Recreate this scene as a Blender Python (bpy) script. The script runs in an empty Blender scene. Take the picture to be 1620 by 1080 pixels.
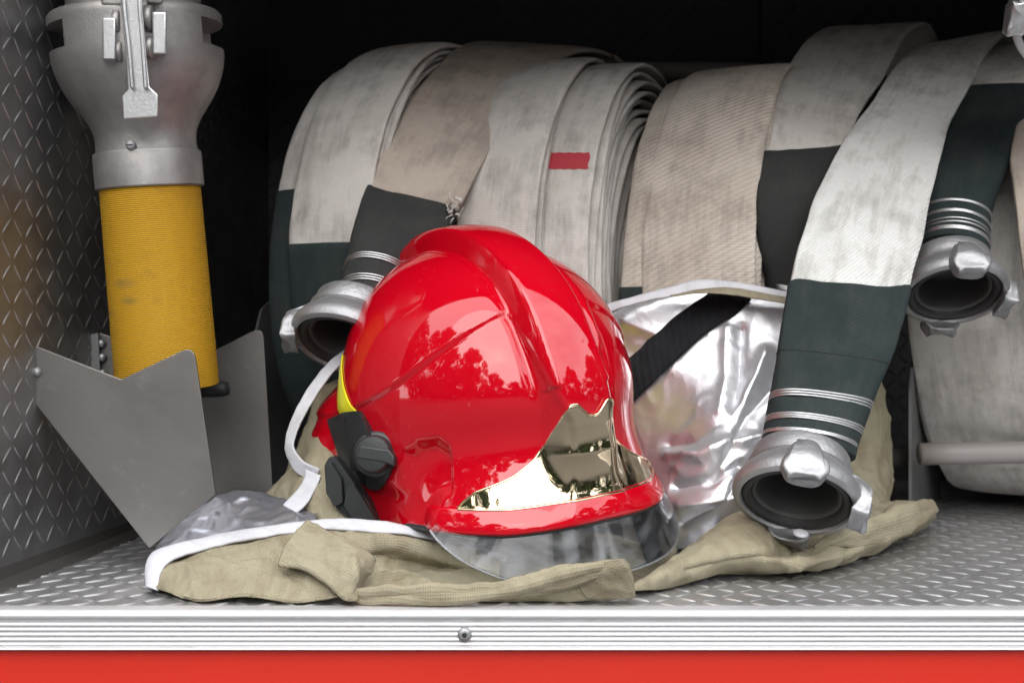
import bpy, bmesh, math, random
import numpy as np
from mathutils import Vector, Matrix, noise
from mathutils.bvhtree import BVHTree
random.seed(4); rng = np.random.default_rng(4)
C = bpy.context.scene.collection
PI = math.pi
R = math.radians
# ------------------------------------------------------------------ camera measurements
CD, CH, FP = 0.85, 0.19, 1900.0            # camera distance to the sill, height above the compartment floor, focal length in photo px
S = CD / FP
def P(px, py, r):                          # measured point of the photo at relative depth r -> metres
    return np.array([(px - 810) * S * r, CD * (r - 1), CH - (py - 540) * S * r])
def proj(pts):
    pts = np.asarray(pts); r = pts[..., 1] / CD + 1
    return 810 + pts[..., 0] / (S * r), 540 + (CH - pts[..., 2]) / (S * r)
def unit(v):
    v = np.asarray(v, float); return v / (np.linalg.norm(v, axis=-1, keepdims=True) + 1e-12)
def sstep(x, a, b):
    t = np.clip((x - a) / (b - a), 0, 1); return t * t * (3 - 2 * t)
def cr(pts, n, closed=False):              # Catmull-Rom along axis 0, chord-length spaced
    pts = np.asarray(pts, float)
    m = len(pts)
    if m == 2:
        t = np.linspace(0, 1, n).reshape((-1,) + (1,) * (pts.ndim - 1)); return pts[0] * (1 - t) + pts[1] * t
    if closed: ext = np.concatenate([pts[-1:], pts, pts[:2]]); segs = m
    else: ext = np.concatenate([(2 * pts[0] - pts[1])[None], pts, (2 * pts[-1] - pts[-2])[None]]); segs = m - 1
    u = np.linspace(0, segs, n, endpoint=not closed)
    i = np.minimum(u.astype(int), segs - 1); t = (u - i).reshape((-1,) + (1,) * (pts.ndim - 1))
    a, b, c, d = ext[i], ext[i + 1], ext[i + 2], ext[i + 3]
    return 0.5 * (2 * b + (c - a) * t + (2 * a - 5 * b + 4 * c - d) * t ** 2 + (3 * b - a - 3 * c + d) * t ** 3)
def fnoise(pts, f, seed=0.0, octv=3):
    flat = np.asarray(pts).reshape(-1, 3); o = np.empty(len(flat))
    for k, p in enumerate(flat):
        v = Vector((p[0] * f + seed, p[1] * f - seed, p[2] * f + 2 * seed)); s = 0; am = 1
        for q in range(octv): s += am * noise.noise(v); v = v * 2.03; am *= .5
        o[k] = s
    return o.reshape(np.asarray(pts).shape[:-1])
def normals(G, cu=False, cv=False):
    du = np.gradient(G, axis=1); dv = np.gradient(G, axis=0)
    if cu: du = np.roll(G, -1, 1) - np.roll(G, 1, 1)
    return unit(np.cross(du, dv))
# ------------------------------------------------------------------ scene helpers
def empty(name, loc=(0, 0, 0), **kw):
    o = bpy.data.objects.new(name, None); C.objects.link(o); o.location = loc; o.empty_display_size = .02
    for k, v in kw.items(): o[k] = v
    return o
def link(name, me, m, parent=None, smooth=True, **kw):
    o = bpy.data.objects.new(name, me); C.objects.link(o)
    if m: me.materials.append(m)
    if smooth: me.polygons.foreach_set('use_smooth', [True] * len(me.polygons))
    if parent is not None:
        o.parent = parent
        loc = Vector((0, 0, 0)); q = parent
        while q is not None: loc += q.location; q = q.parent
        o.location = -loc
    for k, v in kw.items(): o[k] = v
    return o
class MB:
    def __init__(s): s.v = []; s.f = []; s.uv = []; s.n = 0
    def add(s, V, F, UV=None):
        V = np.asarray(V, float).reshape(-1, 3); s.v.append(V)
        s.f += [tuple(int(i) + s.n for i in f) for f in F]
        s.uv.append(np.zeros((len(V), 2)) if UV is None else np.asarray(UV).reshape(-1, 2)); s.n += len(V)
        return s
    def grid(s, G, cu=False, cv=False, uvo=(0, 0), flip=False):
        G = np.asarray(G); nv, nu = G.shape[:2]
        lu = np.concatenate([np.zeros((nv, 1)), np.cumsum(np.linalg.norm(np.diff(G, axis=1), axis=2), 1)], 1)
        lv = np.concatenate([np.zeros((1, nu)), np.cumsum(np.linalg.norm(np.diff(G, axis=0), axis=2), 0)], 0)
        lu = np.repeat(lu.mean(0)[None], nv, 0) if cu else lu; lv = np.repeat(lv.mean(1)[:, None], nu, 1)
        UV = np.stack([lu + uvo[0], lv + uvo[1]], -1)
        F = []
        for j in range(nv - (0 if cv else 1)):
            for i in range(nu - (0 if cu else 1)):
                a, b = j * nu + i, j * nu + (i + 1) % nu; c, d = ((j + 1) % nv) * nu + (i + 1) % nu, ((j + 1) % nv) * nu + i
                F.append((a, d, c, b) if flip else (a, b, c, d))
        return s.add(G, F, UV)
    def box(s, a, b, bev=0):
        x0, y0, z0 = a; x1, y1, z1 = b
        V = [(x, y, z) for z in (z0, z1) for y in (y0, y1) for x in (x0, x1)]
        return s.add(V, [(0, 2, 3, 1), (4, 5, 7, 6), (0, 1, 5, 4), (2, 6, 7, 3), (0, 4, 6, 2), (1, 3, 7, 5)])
    def tube(s, path, rad, n=12, caps=True, uvo=(0, 0)):
        path = np.asarray(path, float); m = len(path)
        rad = np.full(m, rad) if np.isscalar(rad) else np.asarray(rad)
        T = unit(np.gradient(path, axis=0)); N = np.zeros_like(T)
        up = np.array([0, 0, 1.]) if abs(T[0][2]) < .9 else np.array([1., 0, 0])
        v = unit(np.cross(T[0], up))
        for i in range(m):
            v = unit(v - T[i] * np.dot(v, T[i])); N[i] = v
        B = np.cross(T, N); ang = np.linspace(0, 2 * PI, n, endpoint=False)
        G = path[:, None] + rad[:, None, None] * (N[:, None] * np.cos(ang)[None, :, None] + B[:, None] * np.sin(ang)[None, :, None])
        b0 = s.n; s.grid(G, cu=True, uvo=uvo)
        if caps: s.f.append(tuple(b0 + i for i in range(n))[::-1]); s.f.append(tuple(b0 + (m - 1) * n + i for i in range(n)))
        return s
    def lathe(s, prof, org, axis, n=64, ref=None):      # prof [(radius, along)]
        axis = unit(axis); ref = np.array([0, 0, 1.]) if ref is None else np.asarray(ref, float)
        if abs(np.dot(ref, axis)) > .95: ref = np.array([1., 0, 0])
        e1 = unit(ref - axis * np.dot(ref, axis)); e2 = np.cross(axis, e1)
        ang = np.linspace(0, 2 * PI, n, endpoint=False)
        G = np.array([[np.asarray(org) + axis * h + r * (e1 * math.cos(t) + e2 * math.sin(t)) for t in ang] for r, h in prof])
        s.grid(G, cu=True); return s
    def mesh(s, name):
        me = bpy.data.meshes.new(name); V = np.concatenate(s.v)
        me.from_pydata(V.tolist(), [], s.f); uv = me.uv_layers.new(name='UVMap'); UV = np.concatenate(s.uv)
        li = np.empty(len(me.loops), int); me.loops.foreach_get('vertex_index', li)
        uv.data.foreach_set('uv', UV[li].astype('f4').ravel()); me.validate(); me.update(); return me
    def obj(s, name, m, parent=None, fix=True, sharp=None, bevel=0, **kw):
        me = s.mesh(name)
        if fix:
            bm = bmesh.new(); bm.from_mesh(me); bmesh.ops.remove_doubles(bm, verts=bm.verts, dist=1e-6); bmesh.ops.recalc_face_normals(bm, faces=bm.faces); bm.to_mesh(me); bm.free()
        o = link(name, me, m, parent, **kw)
        if bevel:
            b = o.modifiers.new('bevel', 'BEVEL'); b.width = bevel; b.segments = 3; b.limit_method = 'ANGLE'; b.angle_limit = R(35); b.harden_normals = False
        if sharp is not None: me.set_sharp_from_angle(angle=R(sharp))
        return o
def solid(o, t, off=-1):
    m = o.modifiers.new('solid', 'SOLIDIFY'); m.thickness = t; m.offset = off; return o
def subs(o, n=1):
    m = o.modifiers.new('sub', 'SUBSURF'); m.levels = m.render_levels = n; return o
# ------------------------------------------------------------------ materials
def mat(name, col, rough=.5, metal=0., **kw):
    m = bpy.data.materials.new(name); m.use_nodes = True; b = m.node_tree.nodes['Principled BSDF']
    b.inputs['Base Color'].default_value = (*col, 1); b.inputs['Roughness'].default_value = rough; b.inputs['Metallic'].default_value = metal
    for k, v in kw.items(): b.inputs[k.replace('_', ' ')].default_value = v
    return m
class NT:
    def __init__(s, m): s.t = m.node_tree; s.n = s.t.nodes; s.l = s.t.links; s.b = s.n['Principled BSDF']
    def new(s, typ, **kw):
        x = s.n.new(typ)
        for k, v in kw.items():
            if hasattr(x, k): setattr(x, k, v)
            else: x.inputs[k.replace('_', ' ')].default_value = v
        return x
    def src(s, kind='Object', scale=(1, 1, 1), rot=(0, 0, 0)):
        tc = s.new('ShaderNodeTexCoord'); mp = s.new('ShaderNodeMapping'); s.l.new(tc.outputs[kind], mp.inputs[0])
        mp.inputs['Scale'].default_value = scale; mp.inputs['Rotation'].default_value = rot; return mp.outputs[0]
    def noise(s, vec, scale, detail=4, rough=.55, dist=0):
        x = s.new('ShaderNodeTexNoise', Scale=scale, Detail=detail, Roughness=rough, Distortion=dist); s.l.new(vec, x.inputs['Vector']); return x.outputs['Fac']
    def ramp(s, fac, stops):
        x = s.new('ShaderNodeValToRGB'); s.l.new(fac, x.inputs[0]); e = x.color_ramp.elements
        while len(e) < len(stops): e.new(.5)
        for el, (p, c) in zip(e, stops):
            el.position = p; el.color = (*c, 1) if len(c) == 3 else c
        return x.outputs[0]
    def mix(s, fac, a, b, mode='MIX'):
        x = s.new('ShaderNodeMix', data_type='RGBA', blend_type=mode)
        for v, i in ((fac, 0), (a, 6), (b, 7)):
            if isinstance(v, (int, float)): x.inputs[i].default_value = v
            elif isinstance(v, tuple): x.inputs[i].default_value = (*v, 1)
            else: s.l.new(v, x.inputs[i])
        return x.outputs[2]
    def math(s, op, a, b=0.):
        x = s.new('ShaderNodeMath', operation=op)
        for v, i in ((a, 0), (b, 1)):
            if isinstance(v, (int, float)): x.inputs[i].default_value = v
            else: s.l.new(v, x.inputs[i])
        return x.outputs[0]
    def wave(s, vec, scale, dirn='X', dist=0., prof='SIN'):
        x = s.new('ShaderNodeTexWave', wave_type='BANDS', bands_direction=dirn, wave_profile=prof, Scale=scale, Distortion=dist)
        x.inputs['Detail'].default_value = 1; s.l.new(vec, x.inputs['Vector']); return x.outputs['Fac']
    def bump(s, h, strength, dist=.001, prev=None):
        x = s.new('ShaderNodeBump', Strength=strength, Distance=dist); s.l.new(h, x.inputs['Height'])
        if prev is not None: s.l.new(prev, x.inputs['Normal'])
        return x.outputs[0]
    def out(s, **kw):
        for k, v in kw.items(): s.l.new(v, s.b.inputs[k.replace('_', ' ')])
M = {}
def canvas(name, c1, c2, twill, dirt, bs=.5, wsc=1., seed=0):
    m = mat(name, c1, .92); m.node_tree.nodes['Principled BSDF'].inputs['Specular IOR Level'].default_value = .2; n = NT(m)
    uv = n.src('UV'); ob = n.src('Object'); ob2 = n.src('Object', (1, 1, 1), (seed, 1.3 * seed, 0))
    big = n.noise(ob2, 14, 5, .6); fine = n.noise(ob2, 160, 3); sp = n.math('ADD', n.math('MULTIPLY', n.noise(ob2, 22, 6, .68), .6), n.math('MULTIPLY', n.noise(n.src('UV', (34, 5, 1), (0, 0, seed)), 3, 4, .65), .4))
    col = n.mix(n.ramp(big, [(.35, (0, 0, 0)), (.68, (1, 1, 1))]), c1, c2)
    col = n.mix(n.ramp(sp, [(.47, (0, 0, 0)), (.66, (.8, .8, .8))]), col, dirt)
    col = n.mix(n.math('MULTIPLY', fine, .35), col, tuple(x * .6 for x in c1))
    if twill:
        w = n.wave(n.src('UV', (1, 1, 1), (0, 0, R(twill))), 78 * wsc, 'X'); w2 = n.wave(uv, 160 * wsc, 'Y')
        h = n.math('ADD', w, n.math('MULTIPLY', w2, .5))
    else:
        h = n.math('MULTIPLY', n.wave(uv, 105 * wsc, 'X', .4), n.wave(uv, 105 * wsc, 'Y', .4))
    col = n.mix(n.math('MULTIPLY', n.math('SUBTRACT', 1., n.math('MULTIPLY', h, .7)), .3), col, tuple(x * .45 for x in c2))
    b1 = n.bump(h, bs, .0006); b2 = n.bump(n.noise(ob, 60, 4), .5, .002, b1)
    n.out(Base_Color=col, Normal=b2); return m
M['hose'] = canvas('hose_canvas', (.75, .725, .69), (.64, .60, .55), 0, (.24, .22, .20), .4, 1.3)
M['hose_beige'] = canvas('beige_hose_canvas', (.58, .50, .43), (.49, .415, .35), 0, (.22, .20, .18), .4, 1.3, 2.)
M['hose_twill'] = canvas('twill_hose_canvas', (.70, .64, .57), (.56, .485, .41), 62, (.24, .20, .17), .9, .75, 4.)
M['hose_weave'] = canvas('woven_hose_canvas', (.76, .76, .74), (.66, .655, .63), 40, (.26, .25, .21), .6, 1.1, 7.)
M['khaki'] = canvas('khaki_canvas', (.40, .365, .26), (.34, .30, .205), 0, (.19, .14, .085), .7, 1.7, 3.)
M['cuff'] = canvas('green_cuff', (.028, .040, .041), (.024, .033, .033), 35, (.055, .060, .058), .35, 1.6)
M['cuff_grey'] = canvas('grey_cuff', (.040, .042, .041), (.033, .034, .034), 35, (.06, .058, .055), .3, 1.6)
M['webbing'] = canvas('black_webbing', (.018, .019, .022), (.014, .015, .018), 45, (.03, .03, .035), .9, .7)
M['whiteband'] = canvas('white_binding', (.74, .74, .78), (.62, .62, .67), 0, (.45, .44, .43), .3, 2.)
def metal(name, col, rough, bs=.3, sc=120, cast=True, met=1.):
    m = mat(name, col, rough, met); n = NT(m); ob = n.src('Object')
    a = n.noise(ob, sc * 3, 3); b = n.noise(ob, sc * .3, 5)
    n.out(Base_Color=n.mix(n.ramp(b, [(.35, (0, 0, 0)), (.7, (1, 1, 1))]), col, tuple(x * .78 for x in col)),
          Roughness=n.math('ADD', n.math('MULTIPLY', b, .25), rough - .1), Normal=n.bump(a, bs, .0006)); return m
M['alu'] = metal('cast_aluminium', (.43, .43, .44), .54, .9, 90, met=.92)
M['alu_dull'] = metal('dull_cast_aluminium', (.42, .405, .395), .52, .35, 200, met=.85)
M['alu_white'] = metal('bright_aluminium', (.74, .74, .75), .42, .3)
m = mat('extruded_aluminium', (.76, .75, .765), .48, .75); n = NT(m); n.out(Base_Color=n.mix(n.ramp(n.noise(n.src('Object', (1, 1, 6)), 16, 5, .7), [(.55, (0, 0, 0)), (.8, (1, 1, 1))]), (.76, .75, .765), (.62, .61, .60))); M['trim'] = m
m = mat('grey_steel_plate', (.36, .345, .335), .45, .9); n = NT(m); ob = n.src('Object')
sm = n.noise(ob, 9, 5, .6, .5); scx = n.noise(n.src('Object', (1, 1, 14), (0, .5, 0)), 60, 4, .7); sp = n.ramp(n.noise(ob, 70, 4, .6), [(.62, (0, 0, 0)), (.78, (1, 1, 1))])
n.out(Base_Color=n.mix(n.math('MULTIPLY', sp, .35), n.mix(sm, (.30, .285, .275), (.19, .18, .17)), (.42, .40, .38)),
      Roughness=n.math('ADD', n.math('MULTIPLY', sm, .4), .22), Normal=n.bump(scx, .12, .0006, n.bump(n.noise(ob, 12, 3), .15, .004)))
M['steel'] = m
M['rack'] = metal('rack_steel', (.24, .24, .24), .5, .2, 60, met=.7)
M['tube'] = mat('painted_tube', (.24, .22, .21), .5)
M['dark'] = mat('dark_interior', (.012, .012, .013), .7)
M['rubber'] = metal('black_rubber', (.022, .021, .021), .55, .3, met=0.)
M['bore'] = metal('dark_bore_metal', (.07, .07, .068), .5, .3, met=.3)  # bore metal, darker than the cast body
M['black'] = metal('black_plastic', (.025, .027, .028), .42, .12, met=0.)
# tread plate
m = mat('tread_plate', (.30, .30, .30), .36, .95); n = NT(m); ob = n.src('Object')
d = n.noise(ob, 9, 6, .65); sc = n.noise(n.src('Object', (1, .15, 1)), 160, 3); d2 = n.noise(ob, 70, 4)
geo = n.new('ShaderNodeNewGeometry')
sep = n.new('ShaderNodeSeparateXYZ'); n.l.new(ob, sep.inputs[0])
n.out(Base_Color=n.mix(n.ramp(d, [(.38, (0, 0, 0)), (.7, (1, 1, 1))]), (.42, .42, .425), (.27, .26, .25)),
      Roughness=n.math('ADD', n.math('MULTIPLY', d2, .25), .34), Normal=n.bump(n.noise(ob, 55, 4, .6), .25, .0012, n.bump(sc, .15, .0005)))
M['tread'] = m
md = m.copy(); md.name = 'shaded_tread_plate'; n = NT(md); M['tread_shade'] = md  # back wall copy: the shade deep in the compartment is put into its colour
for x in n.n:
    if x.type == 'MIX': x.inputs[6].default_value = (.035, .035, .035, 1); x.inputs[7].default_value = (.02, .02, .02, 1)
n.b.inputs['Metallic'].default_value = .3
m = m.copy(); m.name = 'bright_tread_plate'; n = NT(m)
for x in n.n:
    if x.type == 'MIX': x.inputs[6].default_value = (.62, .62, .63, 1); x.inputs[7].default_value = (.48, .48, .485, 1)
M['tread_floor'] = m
# helmet paint
m = mat('red_gloss_paint', (.46, .0008, .009), .4, 0, Coat_Weight=1., Coat_Roughness=.025, Coat_IOR=1.62, Specular_IOR_Level=.0); n = NT(m); ob = n.src('Object')
sm = n.ramp(n.noise(ob, 22, 6, .65, 1.), [(.45, (.02,) * 3), (.8, (.09,) * 3)])
spk = n.ramp(n.noise(ob, 420, 2), [(.70, (0, 0, 0)), (.76, (1, 1, 1))])
scr = n.ramp(n.noise(n.src('Object', (3, 60, 9), (.4, .9, .2)), 14, 2), [(.715, (0,) * 3), (.735, (1,) * 3)])
scr2 = n.ramp(n.noise(n.src('Object', (70, 4, 12), (.9, .1, .7)), 11, 2), [(.73, (0,) * 3), (.75, (1,) * 3)])
spk = n.math('MAXIMUM', spk, n.math('MAXIMUM', scr, scr2)); sm = n.math('ADD', sm, n.math('MULTIPLY', n.math('MAXIMUM', scr, scr2), .25))
n.out(Base_Color=n.mix(n.math('MULTIPLY', spk, .13), (.46, .0008, .009), (.5, .2, .18)), Coat_Roughness=sm)
M['red'] = m
m = mat('body_red_paint', (.72, .035, .014), .35, 0, Coat_Weight=.4, Coat_Roughness=.2); n = NT(m)
n.out(Base_Color=n.mix(n.noise(n.src('Object'), 8, 3), (.60, .022, .008), (.52, .018, .006)))
M['body'] = m
m = mat('gold_mirror', (.80, .66, .45), .06, 1.); n = NT(m); ob = n.src('Object')
n.out(Roughness=n.ramp(n.noise(ob, 60, 5, .7), [(.4, (.035,) * 3), (.8, (.14,) * 3)]), Normal=n.bump(n.noise(n.src('Object', (6, 6, .5)), 8, 1), .22, .006, n.bump(n.noise(ob, 22, 2), .10, .004)))
M['gold'] = m
m = mat('yellow_reflective', (.85, .80, .02), .35); M['yellowtape'] = m
# yellow cord wrap with grease stains
m = mat('yellow_cord_wrap', (.80, .44, .008), .7); n = NT(m); uv = n.src('UV'); ob = n.src('Object')
w = n.wave(uv, 185, 'Y', .6); w2 = n.wave(uv, 230, 'X', .5)
st = n.ramp(n.noise(ob, 30, 5, .65), [(.53, (0, 0, 0)), (.72, (.7, .7, .7))])
h = n.math('ADD', w, n.math('MULTIPLY', w2, .35))
col = n.mix(st, (.62, .345, .004), (.38, .21, .012)); col = n.mix(n.math('MULTIPLY', n.math('SUBTRACT', 1., w), .8), col, (.30, .14, .002))
tc = n.new('ShaderNodeTexCoord')
def blot(cx, cz, rx, rz):
    mp = n.new('ShaderNodeMapping'); n.l.new(tc.outputs['Object'], mp.inputs[0]); mp.vector_type = 'POINT'
    mp.inputs['Scale'].default_value = (1 / rx, 0, 1 / rz); mp.inputs['Location'].default_value = (-cx / rx, 0, -cz / rz)
    v = n.new('ShaderNodeVectorMath', operation='LENGTH'); n.l.new(mp.outputs[0], v.inputs[0])
    return n.math('MULTIPLY', n.ramp(v.outputs['Value'], [(.2, (.8,) * 3), (1., (0,) * 3)]), n.noise(ob, 130, 3))
for px, py, a, b_ in ((247, 456, 24, 9), (254, 481, 20, 8), (212, 500, 20, 7)):
    q = P(px, py, 1.3); col = n.mix(blot(q[0], q[2], a * .0006, b_ * .0006), col, (.13, .11, .05))
n.out(Base_Color=col, Normal=n.bump(h, .9, .0005)); M['yellow'] = m
# aluminised cloth
def silver(name, col, rough):
    m = mat(name, col, rough, .85); n = NT(m); ob = n.src('Object'); uv = n.src('UV')
    cr1 = n.noise(ob, 60, 5, .6); wv = n.math('MULTIPLY', n.wave(uv, 230, 'X'), n.wave(uv, 230, 'Y'))
    ds = n.new('ShaderNodeVectorMath', operation='ADD'); nc = n.new('ShaderNodeTexNoise', Scale=18., Detail=3.); n.l.new(ob, nc.inputs['Vector'])
    sc3 = n.new('ShaderNodeVectorMath', operation='SCALE'); sc3.inputs['Scale'].default_value = .03; n.l.new(nc.outputs['Color'], sc3.inputs[0]); n.l.new(ob, ds.inputs[0]); n.l.new(sc3.outputs[0], ds.inputs[1])
    def vor(sc_v):
        v = n.new('ShaderNodeTexVoronoi', feature='F1', Scale=sc_v); n.l.new(ds.outputs[0], v.inputs['Vector']); return v.outputs['Distance']
    b = n.bump(vor(14.), .26, .020); b = n.bump(vor(48.), .11, .006, b); b = n.bump(cr1, .12, .003, b); b = n.bump(wv, .10, .0003, b)
    n.out(Normal=b, Roughness=n.math('ADD', n.math('MULTIPLY', cr1, .25), rough - .1), Base_Color=n.mix(n.ramp(cr1, [(.4, (0,) * 3), (.8, (1,) * 3)]), col, tuple(x * .8 for x in col)))
    return m
M['silver'] = silver('aluminised_cloth', (.88, .89, .93), .36)
M['silver_shade'] = silver('shaded_aluminised_cloth', (.44, .45, .51), .38)  # same cloth, its colour darkened for the dim ceiling it mirrors
# clear visor
m = bpy.data.materials.new('clear_polycarbonate'); m.use_nodes = True; t = m.node_tree; t.nodes.clear()
o_ = t.nodes.new('ShaderNodeOutputMaterial'); tr = t.nodes.new('ShaderNodeBsdfTransparent'); gl = t.nodes.new('ShaderNodeBsdfGlossy'); df = t.nodes.new('ShaderNodeBsdfDiffuse')
tr.inputs[0].default_value = (.95, .955, .96, 1); gl.inputs['Roughness'].default_value = .05; df.inputs[0].default_value = (.6, .62, .65, 1)
fr = t.nodes.new('ShaderNodeFresnel'); fr.inputs[0].default_value = 1.32; tc = t.nodes.new('ShaderNodeTexCoord'); nz = t.nodes.new('ShaderNodeTexNoise'); nz.inputs['Scale'].default_value = 24; nz.inputs['Detail'].default_value = 6; nz.inputs['Distortion'].default_value = 2
rp = t.nodes.new('ShaderNodeValToRGB'); rp.color_ramp.elements[0].position = .4; rp.color_ramp.elements[0].color = (.02,) * 3 + (1,); rp.color_ramp.elements[1].position = .75; rp.color_ramp.elements[1].color = (.16,) * 3 + (1,)
x1 = t.nodes.new('ShaderNodeMixShader'); x2 = t.nodes.new('ShaderNodeMixShader'); L = t.links.new
L(tc.outputs['Object'], nz.inputs[0]); L(nz.outputs[0], rp.inputs[0]); L(rp.outputs[0], x1.inputs[0]); L(tr.outputs[0], x1.inputs[1]); L(df.outputs[0], x1.inputs[2])
L(fr.outputs[0], x2.inputs[0]); L(x1.outputs[0], x2.inputs[1]); L(gl.outputs[0], x2.inputs[2]); L(x2.outputs[0], o_.inputs[0]); M['clear'] = m
M['visor_edge'] = mat('visor_edge', (.50, .53, .56), .15, 0, Alpha=.4)
m = mat('asphalt', (.06, .06, .062), .9); n = NT(m); n.out(Base_Color=n.mix(n.noise(n.src('Object'), 30, 6), (.08, .08, .08), (.045, .045, .05))); M['asphalt'] = m
m = mat('leaf', (.035, .055, .022), .8); M['leaf'] = m
M['bark'] = mat('bark', (.10, .07, .05), .9)
# ------------------------------------------------------------------ compartment (setting)
WX0, WK = -.412, .097                       # left wall: x = WX0 + WK*y
YB, ZC, XR, ZH = .80, .70, .78, .64
def lens(mb, c, eu, ev, en, ang, ln=.0102, wd=.0018, ht=.0011):
    a = eu * math.cos(ang) + ev * math.sin(ang); b = -eu * math.sin(ang) + ev * math.cos(ang)
    V = []; F = []; nseg = 12
    for k, (sc_, hh) in enumerate(((1, 0), (.72, .7), (.35, 1))):
        for i in range(nseg):
            t = 2 * PI * i / nseg
            V.append(c + a * math.cos(t) * ln * sc_ ** .6 + b * math.sin(t) * wd * sc_ + en * (ht * hh * (1 if k < 2 else 1)))
    V.append(c + en * ht * 1.05)
    for k in range(2):
        for i in range(nseg): F.append((k * nseg + i, k * nseg + (i + 1) % nseg, (k + 1) * nseg + (i + 1) % nseg, (k + 1) * nseg + i))
    for i in range(nseg): F.append((2 * nseg + i, 2 * nseg + (i + 1) % nseg, 3 * nseg))
    mb.add(V, F)
def tread_plate(name, org, eu, ev, lu, lv, mt, pitch=.0170, margin=0., **lk):
    org, eu, ev = map(lambda q: np.asarray(q, float), (org, eu, ev)); eu = unit(eu); ev = unit(ev); en = np.cross(eu, ev)
    mb = MB(); mb.grid(np.array([[org + eu * u + ev * v for u in np.linspace(0, lu, 12)] for v in np.linspace(0, lv, 12)]))
    for i in range(int(lu / pitch) - 1):
        for j in range(int((lv - margin) / pitch) - 1):
            u, v = (i + .8) * pitch, (j + .8) * pitch + margin
            lens(mb, org + eu * u + ev * v + en * .00002, eu, ev, en, R(45 if (i + j) % 2 else -45) + random.uniform(-.05, .05), **lk)
    return mb.obj(name, mt, fix=False, kind='structure')
wl = math.hypot(YB, WK * YB)
tread_plate('floor', (WX0 - .0, .004, 0), (1, 0, 0), (0, 1, 0), XR - WX0, YB, M['tread_floor'])
tread_plate('wall_left', (WX0, 0, .0), (WK, 1, 0), (0, 0, 1), wl, ZC, M['tread'], margin=.012, pitch=.0182, ln=.0100, wd=.0017, ht=.0008)
tread_plate('wall_back', (WX0, YB, 0), (1, 0, 0), (0, 0, 1), XR - WX0, ZC, M['tread_shade'])
MB().box((XR, 0, 0), (XR + .02, YB, ZC)).obj('wall_right', M['rack'], smooth=False, kind='structure')
MB().box((WX0 - .1, 0, ZC), (XR + .1, YB + .02, ZC + .02)).obj('ceiling', M['rack'], smooth=False, kind='structure')
MB().box((WX0 - .02, .01, -.03), (XR, YB + .02, -.004)).obj('floor_underside', M['rack'], smooth=False, kind='structure')
# seam strip where wall meets floor
sm_ = MB(); a0 = np.array([WX0, 0.005, 0]); a1 = np.array([WX0 + WK * YB, YB, 0])
sm_.grid(np.array([[a0 + [.0005, 0, .012], a1 + [.0005, 0, .012]], [a0 + [.003, 0, .0035], a1 + [.003, 0, .0035]], [a0 + [.020, 0, .0022], a1 + [.020, 0, .0022]], [a0 + [.021, 0, .0], a1 + [.021, 0, .0]]]))
sm_.obj('floor_seam', M['steel'], smooth=False, kind='structure')
MB().grid(np.array([[(x, y, -.95) for x in np.linspace(-60, 60, 8)] for y in np.linspace(-80, 30, 8)])).obj('ground', M['asphalt'], kind='structure')
# trim + body
root = empty('edge_trim', (0, 0, -.013), label='bright ribbed aluminium edge strip running along the front of the compartment floor', category='trim')
zt = 0.0008; pz = [(.012, zt), (.004, zt), (.0, zt - .0006), (-.0022, zt - .0022), (-.0028, zt - .0045), (-.0022, -.0062), (-.0006, -.0070), (-.0006, -.0088)]
z = -.0088
for k in range(5):
    pz += [(-.0011, z), (-.0016, z - .0005), (-.0018, z - .0014), (-.0016, z - .0023), (-.0011, z - .0029)]; z -= .0035
pz += [(-.0006, z), (-.0024, z - .0003), (-.0026, -.0272), (.006, -.0274)]
G = np.array([[(x, y, zz) for x in np.linspace(-.60, 1.0, 9)] for y, zz in pz])
MB().grid(G).obj('ribbed_profile', M['trim'], root, sharp=50)
sc_ = P(735, 1003, .996); sc_[1] = -.0030
s1 = MB().lathe([(.0001, -.0030), (.0017, -.0030), (.0034, -.0030), (.0046, -.0022), (.0051, -.0008), (.0051, .0008)][::1], sc_, (0, 1, 0), 24).obj('screw_head', M['alu'], root)
MB().lathe([(.0001, -.0033), (.0017, -.0033), (.0019, -.0031)], sc_, (0, 1, 0), 6).obj('hex_socket', M['dark'], s1, smooth=False)
root = empty('truck_body', (0, 0, -.5), label='bright red painted fire engine side panel below the ribbed edge strip', category='vehicle body')
MB().box((-1.6, .003, -.62), (2., .030, -.0275)).obj('lower_panel', M['body'], root, smooth=False)
MB().box((-1.6, .0, ZH), (2., .05, ZC + .7)).obj('header_panel', M['body'], root, smooth=False)
MB().box((-1.6, .0, -.0274), (WX0 - .03, .05, ZC + .02)).obj('side_panel', M['body'], root, smooth=False)
MB().box((XR + .03, .0, -.0274), (2., .05, ZC + .02)).obj('side_panel', M['body'], root, smooth=False)
# ------------------------------------------------------------------ hoses
def section(c, h, T, half_t, ex, n=56):
    # closed cross-section; ex: exponent (small = flat with round edges, 1 = ellipse)
    N = unit(np.cross(h, T)); N = N * np.where(N[:, 1:2] > 0, -1, 1)
    ph = np.linspace(0, 2 * PI, n, endpoint=False); co, si = np.cos(ph), np.sin(ph)
    e = np.asarray(ex)[:, None]
    X = np.sign(co) * np.abs(co)[None, :] ** e; Y = np.sign(si) * np.abs(si)[None, :] ** e
    return c[:, None] + h[:, None] * X[..., None] + N[:, None] * (Y * np.asarray(half_t)[:, None])[..., None], N
def ribbon_setup(st, n):
    # stations (pxL,pyL,rL, pxR,pyR,rR, half_thickness, exponent)
    A = cr([np.concatenate([P(*s[:3]), P(*s[3:6]), [s[6], s[7]]]) for s in st], n)
    Lp, Rp = A[:, :3], A[:, 3:6]; c = (Lp + Rp) / 2; h = (Rp - Lp) / 2
    T = unit(np.gradient(c, axis=0)); return c, h, T, A[:, 6], A[:, 7]
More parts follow.
